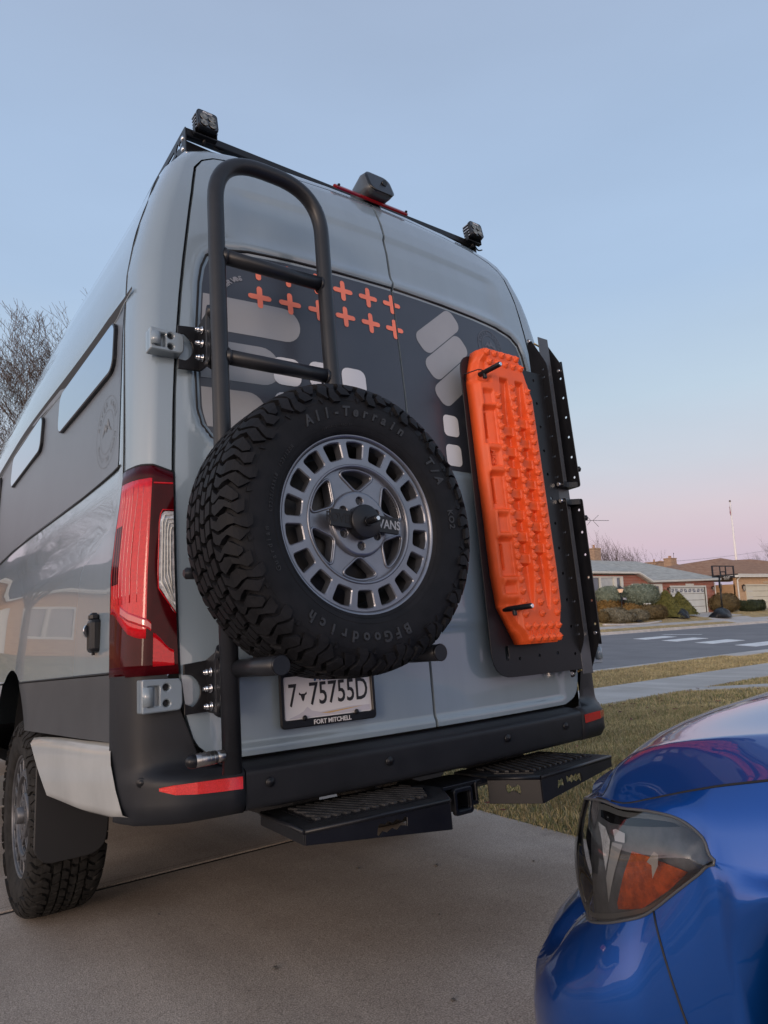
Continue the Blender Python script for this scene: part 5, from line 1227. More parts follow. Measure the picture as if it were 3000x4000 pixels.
# driveway slabs with open joints
dw = bpy.data.objects.new('driveway', None); COL.objects.link(dw); dw['kind'] = 'structure'; BASE['driveway'] = (0, 0, 0)
def slab(parent, pts, m, th=.09, name='slab', bev=.005):
    g = G(); n = len(pts); 
    ins = inset([(p[0], p[1]) for p in pts], bev)
    top = [(x, y, pts[k][2]) for k, (x, y) in enumerate(ins)]; mid = [(p[0], p[1], p[2] - bev * .6) for p in pts]; bot = [(p[0], p[1], p[2] - th) for p in pts]
    g.add(bot + mid + top, [(k, (k + 1) % n, n + (k + 1) % n, n + k) for k in range(n)] + [(n + k, n + (k + 1) % n, 2 * n + (k + 1) % n, 2 * n + k) for k in range(n)] + [tuple(2 * n + k for k in range(n))])
    o = obj(name, g, m, parent, 'structure'); return o
ysl = [-7.5, -3.95, -1.55, 1.715, 4.66]
for y0, y1 in zip(ysl, ysl[1:]):
    for k in range(2):
        xa = [-4.6, -1.62][k]; f0 = lambda y: (-1.635 if k == 0 else xedge(y))
        yy = [y0 + .020, lerp(y0, y1, .5), y1 - .020]
        slab(dw, [(xa + (.0 if k == 0 else 0), yy[0], gz(yy[0])), (f0(yy[0]), yy[0], gz(yy[0])), (f0(yy[1]), yy[1], gz(yy[1])), (f0(yy[2]), yy[2], gz(yy[2])), (xa, yy[2], gz(yy[2])), (xa, yy[1], gz(yy[1]))], CONC)
slab(dw, [(-4.6, 6.32, gz(6.32)), (2.25, 6.32, gz(6.32)), (3.2, 8.54, gz(8.54)), (-5.4, 8.54, gz(8.54))], CONC)
g = G()
for y in ysl[1:]: g.add([(-4.6, y - .022, gz(y) - .007), (xedge(y), y - .022, gz(y) - .007), (xedge(y), y + .022, gz(y) - .007), (-4.6, y + .022, gz(y) - .007)], [(0, 1, 2, 3)])
g.add([(-1.642, -7.5, gz(-7.5) - .012), (-1.61, -7.5, gz(-7.5) - .012), (-1.61, -4, gz(-4) - .012), (-1.642, -4, gz(-4) - .012), (-1.61, 4.66, gz(4.66) - .012), (-1.642, 4.66, gz(4.66) - .012)], [(0, 1, 2, 3), (3, 2, 4, 5)])
obj('expansion_joint', g, mat('joint_filler', (.018, .016, .015), .9), dw, 'structure')
g = G(); g.add([(-4.6, 1.79, gz(1.79) + .0006), (xedge(1.79), 1.79, gz(1.79) + .0006), (xedge(1.79), 1.7945, gz(1.7945) + .0006), (-4.6, 1.7945, gz(1.7945) + .0006)], [(0, 1, 2, 3)]); obj('tooled_line', g, mat('tooled_line_grey', (.13, .11, .095), .9), dw, 'structure')
# sidewalk, branch path, kerbs
sw = bpy.data.objects.new('sidewalk', None); COL.objects.link(sw); sw['kind'] = 'structure'; BASE['sidewalk'] = (0, 0, 0)
for k in range(-8, 24):
    x0, x1 = k * 1.52 + .15 + .006, (k + 1) * 1.52 + .15 - .006
    slab(sw, [(x0, 4.72, gz(4.72) + .004), (x1, 4.72, gz(4.72) + .004), (x1, 6.26, gz(6.26) + .004), (x0, 6.26, gz(6.26) + .004)], WALK, name='slab')
pt = bpy.data.objects.new('path', None); COL.objects.link(pt); pt['kind'] = 'structure'; BASE['path'] = (0, 0, 0)
cl = [(9.45, 4.69), (9.95, 3.95), (10.6, 3.05), (11.5, 2.0), (12.6, 1.0), (14, .2)]
for (a, b) in zip(cl, cl[1:]):
    A, B = Vector(a), Vector(b); n_ = Vector((B - A).to_tuple()).orthogonal().normalized() * .27; d = (B - A).normalized() * .006
    P = [A - n_ + d, B - n_ - d, B + n_ - d, A + n_ + d]; 
    if (P[1] - P[0]).cross(P[2] - P[0]) < 0: P = P[::-1]
    slab(pt, [(p.x, p.y, gz(p.y) + .006) for p in P], WALK)
for nm, y0, y1 in (('kerb', 8.50, 8.66), ('kerb', 21.60, 21.78)):
    g = G()
    for k in range(-12, 34):
        xa, xb = k * 3.0 + .004, (k + 1) * 3.0 - .004
        zt = gz(8.5) + .01 if y0 < 10 else -.41
        g.box(((xa + xb) / 2, (y0 + y1) / 2, zt - .11), (xb - xa, y1 - y0, .22), .018)
    obj(nm, g, KERB, None, 'structure')
g = G(); g.box((30, 21.42, -.553), (260, .36, .02)); g.box((30, 8.84, -.553), (260, .36, .02)); obj('gutter', g, KERB, None, 'structure')
slab(sw, [(17.7, 8.02, gz(8.0) + .012), (25, 7.9, gz(7.9) + .012), (25, 8.49, gz(8.5) + .012), (17.7, 8.49, gz(8.5) + .012)], KERB, name='kerb_ramp')
g = G(); g.raw(plate2d([rrect(1.0, .5, .05, 4)] + [rrect(.045, .36, .015, 3, -.4 + .1 * k, 0) for k in range(9)], .03, .004), Matrix.Translation((18.2, 8.88, -.528)) @ Matrix.Rotation(R(8), 4, 'Z'))
solo('drain_grate', g, mat('cast_iron', (.03, .03, .032), .6, .5), 'dark iron drain grate in the gutter beside the near kerb', 'drain')
# far sidewalk and driveways
fs = bpy.data.objects.new('far_sidewalk', None); COL.objects.link(fs); fs['kind'] = 'structure'; BASE['far_sidewalk'] = (0, 0, 0)
for k in range(2, 60):
    x0, x1 = k * 1.52 + .008, (k + 1) * 1.52 - .008
    slab(fs, [(x0, 22.62, gz(22.62) + .012), (x1, 22.62, gz(22.62) + .012), (x1, 23.35, gz(23.35) + .012), (x0, 23.35, gz(23.35) + .012)], KERB, name='slab')
fd = bpy.data.objects.new('far_driveway', None); COL.objects.link(fd); fd['kind'] = 'structure'; BASE['far_driveway'] = (0, 0, 0)
for xa, xb, ye in ((45.0, 50.4, 26.45), (63.0, 72, 29.9)):
    ys_ = [21.8, 22.58, 23.4, 24.2, 25.3, ye]
    for y0, y1 in zip(ys_, ys_[1:]):
        slab(fd, [(xa, y0 + .01, gz(y0) + .02), (xb, y0 + .01, gz(y0) + .02), (xb, y1 - .01, gz(y1) + .02), (xa, y1 - .01, gz(y1) + .02)], KERB)
# zebra crossing running across the street
zc = bpy.data.objects.new('crosswalk', None); COL.objects.link(zc); zc['kind'] = 'structure'; BASE['crosswalk'] = (0, 0, 0)
for k in range(5):
    y = 10.32 + 2.14 * k; x = 24.5 + (y - 12.42) * .5
    g = G(); P = [(x, y), (x + 2.75, y + .12), (x + 3.2, y + 1.1), (x + .52, y + 1.02)]; g.prism(P, Matrix.Translation((0, 0, -.556)), .005); o = obj('stripe', g, ROADP, zc, 'structure')
g = G(); g.add([(30.0, 21.25, -.551), (31.6, 16.9, -.551), (32.0, 17.0, -.551), (30.4, 21.3, -.551)], [(0, 1, 2, 3)]); obj('stripe', g, ROADP, zc, 'structure')
g = G(); g.add([(27.2, 20.4, -.551), (29.9, 20.3, -.551), (29.7, 20.85, -.551), (27.0, 20.95, -.551)], [(0, 1, 2, 3)])

# ------------------------------------------------------------------ grass blades (one mass each)
BL1 = mat('straw_blade', (.50, .40, .22), .8, 0, 0, .2, .2, 3); BL2 = mat('olive_blade', (.20, .21, .085), .75, 0, 0, .25, .25, 3); BL3 = mat('tan_blade', (.36, .29, .16), .85, 0, 0, .2, .2, 3)
def blades(name, n, xr, yr, keep, hgt_, wid_, mix, dens=None):
    x = rng.uniform(*xr, n); y = rng.uniform(*yr, n)
    k = keep(x, y)
    if dens is not None: k &= rng.uniform(0, 1, n) < dens(x, y)
    x, y = x[k], y[k]; n = len(x); z = np.interp(y, [a for a, _ in PROF], [b for _, b in PROF]) - .02
    # low frequency clumping for height and colour
    cl_ = .5 + .25 * (np.sin(x * 2.3 + 1.7 * np.sin(y * 1.9)) + np.sin(y * 3.1 + 1.3 * np.sin(x * 2.7)))
    a = rng.uniform(0, 2 * np.pi, n); h = hgt_ * rng.uniform(.45, 1.15, n) * (.7 + .5 * cl_); w = wid_ * rng.uniform(.7, 1.3, n); ln = rng.uniform(.1, 1.1, n) * h; b = rng.uniform(0, 2 * np.pi, n)
    V = np.empty((n, 5, 3)); ca, sa = np.cos(a) * w / 2, np.sin(a) * w / 2; cb, sb = np.cos(b), np.sin(b)
    V[:, 0] = np.stack([x - ca, y - sa, z], 1); V[:, 1] = np.stack([x + ca, y + sa, z], 1)
    mx_, my_, mz_ = x + cb * ln * .35, y + sb * ln * .35, z + h * .6
    V[:, 2] = np.stack([mx_ + ca * .8, my_ + sa * .8, mz_], 1); V[:, 3] = np.stack([mx_ - ca * .8, my_ - sa * .8, mz_], 1); V[:, 4] = np.stack([x + cb * ln, y + sb * ln, z + h * np.where(ln > h * .8, .75, 1.)], 1)
    base = (np.arange(n) * 5)[:, None]; q = base + np.array([[0, 1, 2, 3]]); t = base + np.array([[3, 2, 4]])
    me = bpy.data.meshes.new(name); me.vertices.add(n * 5); me.vertices.foreach_set('co', V.reshape(-1))
    me.loops.add(n * 7); me.loops.foreach_set('vertex_index', np.concatenate([q, t], 1).reshape(-1)); me.polygons.add(n * 2)
    me.polygons.foreach_set('loop_start', np.stack([np.arange(n) * 7, np.arange(n) * 7 + 4], 1).reshape(-1))
    u = rng.uniform(0, 1, n) + .35 * (cl_ - .5); mi = np.where(u < mix[0], 0, np.where(u < mix[0] + mix[1], 1, 2)); me.polygons.foreach_set('material_index', np.repeat(mi, 2).astype(np.int32))
    for m in (BL1, BL2, BL3): me.materials.append(m)
    me.update(); me.validate(); o = bpy.data.objects.new(name, me); COL.objects.link(o); o['kind'] = 'stuff'; return o
xe_t = lambda y: np.interp(y, [-8, -.5, .565, 1.463, 4.70, 8.6], [1.1, 1.13, 1.272, 1.428, 1.98, 2.6])
def onpath(x, y):
    d = np.full(len(x), 9.)
    for (a, b) in zip(cl, cl[1:]):
        A, B = np.array(a), np.array(b); ab = B - A; P = np.stack([x, y], 1) - A; t = np.clip((P @ ab) / (ab @ ab), 0, 1); d = np.minimum(d, np.linalg.norm(P - t[:, None] * ab, axis=1))
    return d < .27
blades('lawn_grass', 190000, (1.1, 7), (-.6, 4.71), lambda x, y: (x > xe_t(y) - .02) & ~onpath(x, y), .046, .0045, (.42, .30), lambda x, y: np.clip(1.25 - (x - 1.5) * .13, .25, 1))
blades('lawn_grass', 60000, (7, 15), (-.6, 4.71), lambda x, y: ~onpath(x, y), .045, .008, (.42, .30))
blades('verge_grass', 60000, (5.5, 26), (6.28, 8.5), lambda x, y: ~((x > 17.6) & (y > 7.95) & (x < 25.1)), .05, .011, (.62, .08))
blades('lawn_grass', 7000, (-9, -4.62), (-4, 4.6), lambda x, y: x < 0, .045, .006, (.4, .3))
blades('far_lawn_grass', 42000, (27, 62), (21.8, 26.3), lambda x, y: ~((y > 22.6) & (y < 23.4)) & ~((x > 44.9) & (x < 50.5)), .05, .03, (.75, .03))
g = G()
for k in range(170):
    x = random.uniform(1.4, 11); y = random.uniform(0, 4.6)
    if x < xedge(y) + .05: continue
    r_ = random.uniform(.018, .035); a = random.uniform(0, 6.28); z = gz(y) + random.uniform(.012, .03); ca, sa = math.cos(a), math.sin(a)
    P = [(-1.2, 0, .2), (-.4, -.6, 0), (.5, -.5, .1), (1.2, 0, .4), (.5, .5, .1), (-.4, .6, .0)]; g.add([(x + (ca * p - sa * q) * r_, y + (sa * p + ca * q) * r_, z + w_ * r_) for p, q, w_ in P], [(0, 1, 2, 3), (0, 3, 4, 5)])
obj('fallen_leaves', g, mat('dead_leaf', (.11, .035, .02), .7, 0, 0, .3, .5, 3), None, 'stuff')
g = G()
for x, y in ((.86, .46), (-.55, 1.15), (.3, 1.0), (.75, -.05), (.18, .3), (-.2, -.2), (-.45, .35), (-.9, .2), (.55, .75)):
    r_ = random.uniform(.004, .009); g.box((x, y, gz(y) + r_ * .5), (r_ * 2, r_ * 1.5, r_), r_ * .3)
obj('pebbles', g, mat('pebble', (.10, .09, .08), .8), None, 'stuff')

# ================================================================== HOUSES
def brick_mat(name, c1, c2, mo, sc=1.):
    m = bpy.data.materials.new(name); m.use_nodes = True; t, b = nodes(m); tcn = N(t, 'ShaderNodeTexCoord'); se = N(t, 'ShaderNodeSeparateXYZ'); cb_ = N(t, 'ShaderNodeCombineXYZ'); ad = N(t, 'ShaderNodeMath', operation='ADD')
    t.links.new(tcn.outputs['Object'], se.inputs[0]); t.links.new(se.outputs[0], ad.inputs[0]); t.links.new(se.outputs[1], ad.inputs[1]); t.links.new(ad.outputs[0], cb_.inputs[0]); t.links.new(se.outputs[2], cb_.inputs[1])
    br = N(t, 'ShaderNodeTexBrick'); br.inputs['Color1'].default_value = (*c1, 1); br.inputs['Color2'].default_value = (*c2, 1); br.inputs['Mortar'].default_value = (*mo, 1)
    br.inputs['Scale'].default_value = 1; br.inputs['Mortar Size'].default_value = .012 * sc; br.inputs['Brick Width'].default_value = .30 * sc; br.inputs['Row Height'].default_value = .105 * sc
    t.links.new(cb_.outputs[0], br.inputs['Vector']); t.links.new(br.outputs['Color'], b.inputs['Base Color']); b.inputs['Roughness'].default_value = .85
    bp = N(t, 'ShaderNodeBump'); bp.inputs['Strength'].default_value = .5; bp.inputs['Distance'].default_value = .01; bp.invert = True; t.links.new(br.outputs['Fac'], bp.inputs['Height']); t.links.new(bp.outputs[0], b.inputs['Normal']); return m
RED = brick_mat('red_brick', (.36, .078, .040), (.25, .055, .033), (.42, .32, .26)); TAN = brick_mat('tan_brick', (.56, .35, .20), (.47, .28, .155), (.52, .37, .24)); CHIM = brick_mat('chimney_brick', (.42, .27, .17), (.30, .18, .11), (.30, .24, .19), .9)
def shingle(name, c1, c2):
    return mat(name, c1, .9, 0, 0, .2, col2=c2, nscale=2.6, bump=.8, bscale=9, bdist=.05, detail=8)
ROOFG = shingle('grey_green_shingles', (.32, .315, .285), (.47, .465, .425)); ROOFB = shingle('brown_shingles', (.27, .145, .09), (.38, .225, .145)); ROOFD = shingle('dark_shingles', (.06, .052, .05), (.10, .09, .085))
CURT = mat('curtained_glass', (.42, .45, .43), .12, 0, .9, .6, .12, 2); DGL = mat('reflecting_glass', (.10, .12, .14), .05, 0, .9, .7)
def house(name, label, wallp, y, depth, holes, wm, cat='house', th=.25):
    h = thing(name, label, cat, (wallp[0][0], y, .1))
    g = G(); g.raw(plate2d([wallp] + holes, th), frame((0, y + th / 2, 0), (1, 0, 0), (0, 0, 1)))
    xs = [p[0] for p in wallp]; x0, x1 = min(xs), max(xs); zt = 2.5
    g.box((x0 + .12, y + depth / 2 + .13, 1.2), (.24, depth, 2.7)); g.box((x1 - .12, y + depth / 2 + .13, 1.2), (.24, depth, 2.7))
    obj('wall', g, wm, h); return h
def rect(x0, x1, z0, z1): return [(x0, z0), (x1, z0), (x1, z1), (x0, z1)]
def window(h, x0, x1, z0, z1, y, panes, fw=.11, gm=CURT):
    """white frame standing proud, one pane mesh per light"""
    fr_h = [rect(a, b, z0 + fw, z1 - fw) for a, b in panes]; g = G(); g.raw(plate2d([rect(x0, x1, z0, z1)] + fr_h, .12), frame((0, y + .02, 0), (1, 0, 0), (0, 0, 1))); f_ = obj('window', g, WHITEP, h)
    for k, (a, b) in enumerate(panes):
        g = G(); g.box(((a + b) / 2, y + .06, (z0 + z1) / 2), (b - a + .02, .02, z1 - z0 - 2 * fw + .02)); obj('pane', g, gm[k] if isinstance(gm, list) else gm, f_)
    return f_
def garage_door(h, x0, x1, z0, z1, y, m, rays=True, lights=8):
    g = G(); g.raw(plate2d([rect(x0 - .12, x1 + .12, z0, z1 + .12), rect(x0, x1, z0 - .01, z1)], .14), frame((0, y + .02, 0), (1, 0, 0), (0, 0, 1))); d = obj('garage_door', g, m, h)
    n = 4; hh = (z1 - z0) / n
    for r_ in range(n):
        g = G(); g.box(((x0 + x1) / 2, y + .09, z0 + hh * (r_ + .5)), (x1 - x0 - .01, .05, hh - .022), .008); obj('door_panel', g, m, d)
    if rays:
        w = (x1 - x0) / lights
        for k in range(lights):
            cx = x0 + w * (k + .5); sgn_ = 1 if (k % 4) in (1, 2) else -1; g = G()
            zb, zt = z1 - hh + .10, z1 - .10; ox = cx - w * .40 if (k % 2) else cx + w * .40; dirx = 1 if (k % 2) else -1
            for j in range(3):
                a0, a1 = R(3 + 30 * j), R(25 + 30 * j); Lr = min(w * .80, .46)
                P = [(ox + dirx * .10 * math.cos(a0), zb + .10 * math.sin(a0)), (ox + dirx * Lr * math.cos(a0), min(zt, zb + Lr * math.sin(a0))), (ox + dirx * Lr * math.cos(a1), min(zt, zb + Lr * math.sin(a1))), (ox + dirx * .10 * math.cos(a1), zb + .10 * math.sin(a1))]
                g.prism(P if dirx > 0 else P[::-1], frame((0, y + .066, 0), (1, 0, 0), (0, 0, 1)), .006)
            obj('fan_window', g, DGL, d)
    return d
def lantern(h, x, y, z, nm='wall_lantern', s=1.):
    g = G(); g.box((x, y - .02, z), (.09 * s, .05, .16 * s), .01); g.tube([(x, y - .04, z + .02), (x, y - .12, z + .1 * s), (x, y - .16, z + .06 * s)], .012, 6); g.lathe([(0, .12 * s), (.03 * s, .10 * s), (.085 * s, .04 * s), (.075 * s, .03 * s)], (x, y - .16, z), (0, 0, 1), 6); g.lathe([(.04 * s, -.18 * s), (.055 * s, -.19 * s), (0, -.22 * s)], (x, y - .16, z), (0, 0, 1), 6)
    for k in range(6): a = k * math.pi / 3; g.tube([(x + .07 * s * math.cos(a), y - .16 + .07 * s * math.sin(a), z + .03 * s), (x + .05 * s * math.cos(a), y - .16 + .05 * s * math.sin(a), z - .18 * s)], .006, 4)
    l_ = obj(nm, g, POWDER, h); g = G(); g.lathe([(.062 * s, .03 * s), (.045 * s, -.18 * s)], (x, y - .16, z), (0, 0, 1), 6, smooth=False); obj('lantern_glass', g, mat('lantern_glass', (.35, .33, .30), .2, 0, .5), l_); return l_
def roof_faces(h, eave, ridge, faces, m, fascia=True, fh=.15, yw=26.5, name='roof'):
    g = G(); V = eave + ridge; g.add(V, faces); r_ = obj(name, g, m, h)
    if fascia:
        g = G(); top = eave; 
        for a, b in zip(eave, eave[1:]):
            A, B = Vector(a), Vector(b); d = Vector((0, 0, -1)); o = Vector((0, -.0, -.012)); 
            g.add([A + o, B + o, B + d * fh, A + d * fh], [(0, 1, 2, 3)]); n2 = Vector((0, .035, 0)); g.add([A + o - n2 * 1.6, B + o - n2 * 1.6, B + d * .10 - n2 * 1.6, A + d * .10 - n2 * 1.6, A + o, B + o, B + d * .1, A + d * .1], [(0, 1, 2, 3), (4, 5, 1, 0), (3, 2, 6, 7)])
            if abs(A.y - B.y) < .01: g.add([A + d * fh, B + d * fh, B + d * (fh - .02) + Vector((0, yw + .06 - A.y, 0)), A + d * (fh - .02) + Vector((0, yw + .06 - A.y, 0))], [(0, 1, 2, 3)])
        obj('fascia', g, WHITEP, r_)
    return r_
# --- red brick ranch house with grey roof
Y1 = 26.5
h1 = house('brick_house', 'red brick ranch house with grey shingle roof and white fan-light garage door', [(30, -.1), (51.3, -.1), (51.3, 2.62), (42.75, 2.55), (41.2, 3.05), (30, 3.05)], Y1, 9,
           [rect(35.72, 39.45, 1.50, 2.95), rect(40.35, 44.1, .9, 2.44), rect(45.2, 49.9, .2, 2.17), rect(31.2, 33.6, 1.5, 2.9)], RED)
window(h1, 35.72, 39.45, 1.50, 2.95, Y1, [(35.85, 36.88), (37.02, 38.42), (38.72, 39.20)], .10, [DGL, CURT, DGL])
window(h1, 40.35, 44.1, .9, 2.44, Y1, [(40.5, 41.3), (42.29, 42.89), (43.18, 43.76)], .17, [CURT, CURT, DGL]); window(h1, 31.2, 33.6, 1.5, 2.9, Y1, [(31.3, 32.3), (32.5, 33.5)])
GDW = mat('white_garage_door', (.60, .61, .57), .45, 0, 0, .4, .04, 2)
garage_door(h1, 45.2, 49.9, .24, 2.17, Y1, GDW)
g = G(); g.prism([(47.2, 2.30), (47.45, 2.30), (47.45, 2.24), (48.1, 2.24), (48.1, 2.30), (48.32, 2.30), (48.32, 2.44), (47.2, 2.44)], frame((0, Y1 + .02, 0), (1, 0, 0), (0, 0, 1)), .05); obj('stone_panel', g, WHITEP, h1)
lantern(h1, 44.78, Y1, 2.07, s=1.15); lantern(h1, 50.88, Y1, 2.12, s=1.15)
EY = 26.1
ev = [(28, EY, 3.24), (40.84, EY, 3.26), (42.37, EY, 2.655), (51.66, EY, 2.84), (51.66, 38, 2.84), (28, 38, 3.2)]
roof_faces(h1, ev[:4], [(28, 32, 4.56), (40.84, 32, 4.56), (42.6, 32, 4.56), (49.6, 32, 4.57), (51.66, 38, 2.84), (28, 38, 3.0)], [(0, 1, 5, 4), (1, 2, 6, 5), (2, 3, 7, 6), (3, 8, 7), (7, 8, 9, 4)], ROOFG)
g = G(); g.box((51.6, 26.2, 2.70), (.05, .1, .05)); g.cyl((51.22, 26.4, 2.5), (51.22, 26.4, .3), .04, 8); obj('downspout', g, WHITEP, h1)
def chimney(h, x, y, z0, z1, w, pots=1, nm='chimney'):
    g = G(); g.box((x, y, (z0 + z1) / 2), (w, w * .8, z1 - z0)); g.box((x, y, z1 + .04), (w + .10, w * .8 + .1, .09), .01); c_ = obj(nm, g, CHIM, h)
    for k in range(pots): g = G(); g.lathe([(.10, 0), (.11, .05), (.09, .06), (.085, .26), (.10, .28), (.06, .28)], (x + (k - (pots - 1) / 2) * .34, y, z1 + .085), (0, 0, 1), 10); obj('chimney_pot', g, mat('clay_pot', (.36, .2, .12), .8), c_)
chimney(h1, 45.32, 33, 4.0, 5.56, .82, 1)
# --- tan brick house with brown roof
Y2 = 30.
h2 = house('tan_house', 'tan brick house with brown hipped roof and cream garage door, at the right', [(61.7, 0), (84, 0), (84, 3.3), (61.7, 3.3)], Y2, 9, [rect(63.45, 68.3, .2, 2.42), rect(73, 78, 1.2, 2.6)], TAN)
garage_door(h2, 63.45, 68.3, .3, 2.42, Y2, mat('cream_garage_door', (.60, .56, .44), .5, 0, 0, .4, .04, 2), False)
window(h2, 73, 78, 1.2, 2.6, Y2, [(73.2, 75.4), (75.6, 77.8)])
g = G(); g.box((59.9, 33.12, 1.65), (3.5, .25, 3.3)); g.box((56.3, 33.12, 1.65), (3.4, .25, 3.3)); g.box((58.1, 33.14, 1.65), (.2, .2, 3.3)); obj('side_wall', g, TAN, h2)
lantern(h2, 62.78, Y2, 2.3, s=2.0)
g = G(); g.box((67.6, Y2 - .02, 2.72), (1.6, .06, .2)); obj('stone_panel', g, mat('pale_stone', (.5, .38, .25), .8), h2)
g = G(); g.tube(rpath([(61.86, Y2 - .35, 3.2), (61.86, Y2 - .07, 2.95), (61.86, Y2 - .07, .45), (61.9, Y2 - .3, .35)], .1, 4), .075, 8); obj('downspout', g, WHITEP, h2)
e2 = [(54.4, 32.5, 3.45), (61.25, 32.5, 3.45), (61.25, 29.5, 3.47), (88, 29.5, 3.6)]
roof_faces(h2, e2, [(64.0, 36, 4.86), (71.0, 36, 5.62), (73.6, 36, 5.44), (77.4, 36, 5.62), (88, 36, 5.3), (88, 44, 3.5), (54.4, 44, 3.4)], [(0, 1, 4), (1, 5, 4), (1, 2, 5), (2, 3, 6, 5), (3, 7, 6), (3, 8, 7), (4, 5, 6, 7, 8, 9, 10), (0, 4, 10)], ROOFB, True, .3, Y2)
chimney(h2, 64.85, 40, 4.2, 5.30, 1.5, 1)
# --- third house behind, only roof and chimney show
h3 = thing('rear_house', 'brown roofed house mostly hidden behind the grey roof, with a tall tan chimney', 'house', (78, 46, .3))
g = G(); g.add([(70, 45, 4.9), (86, 45, 4.9), (86, 53, 4.9), (70, 53, 4.9), (76.5, 47.5, 6.0), (78.3, 47.5, 6.38), (81.6, 47.5, 6.0)], [(0, 1, 6, 5, 4), (1, 2, 6), (2, 3, 4, 5, 6), (3, 0, 4)]); obj('roof', g, ROOFB, h3)
g = G(); g.box((78, 49, 2.5), (15, 7.4, 4.9)); obj('wall', g, TAN, h3); chimney(h3, 76.05, 44.9, 4.6, 6.34, 1.22, 2)
g = G(); g.cyl((76.75, 44.8, 6.2), (76.75, 44.8, 7.1), .02, 6); g.box((76.78, 44.8, 7.0), (.16, .02, .14), .01); obj('weather_vane', g, POWDER, h3)
# --- house across the street seen only as a reflection in the flank
h4 = house('mirrored_house', 'tan brick house with dark roof, seen only mirrored in the van flank', [(-24, -.1), (-1.5, -.1), (-1.5, 3.0), (-24, 3.0)], 28.5, 9, [rect(-21, -17, .9, 2.3), rect(-14.5, -11, .9, 2.3), rect(-9, -6.5, .9, 2.3), rect(-5, -3, .2, 2.3)], TAN)
for a, b in ((-21, -17), (-14.5, -11), (-9, -6.5)): window(h4, a, b, .9, 2.3, 28.5, [(a + .15, (a + b) / 2 - .06), ((a + b) / 2 + .06, b - .15)], .1, DGL)
g = G(); g.box((-4, 28.58, 1.25), (2, .06, 2.1)); obj('front_door', g, WHITEP, h4)
roof_faces(h4, [(-24.6, 28, 3.15), (-.9, 28, 3.15)], [(-20, 33, 5.1), (-5, 33, 5.1), (-.9, 38, 3.1), (-24.6, 38, 3.1)], [(0, 1, 3, 2), (1, 4, 3), (2, 3, 4, 5), (0, 2, 5)], ROOFD, True, .18, 28.5)

# wooden fence between the two houses
fn = thing('wooden_fence', 'weathered wooden board fence between the red and tan houses', 'fence', (57, 30.5, .28))
for k in range(16):
    x = 53.2 + .32 * k; zt = 2.02 + random.uniform(-.03, .03); g = G(); g.box((x, 30.5, (zt + .28) / 2), (.29, .03, zt - .28), .004); obj('fence_board', g, mat('weathered_board', (.20, .15, .12), .85, 0, 0, .2, .25, 3), fn)
g = G(); g.box((55.8, 30.54, .7), (5.2, .05, .1)); g.box((55.8, 30.54, 1.7), (5.2, .05, .1)); obj('fence_rail', g, MATS['weathered_board'], fn)

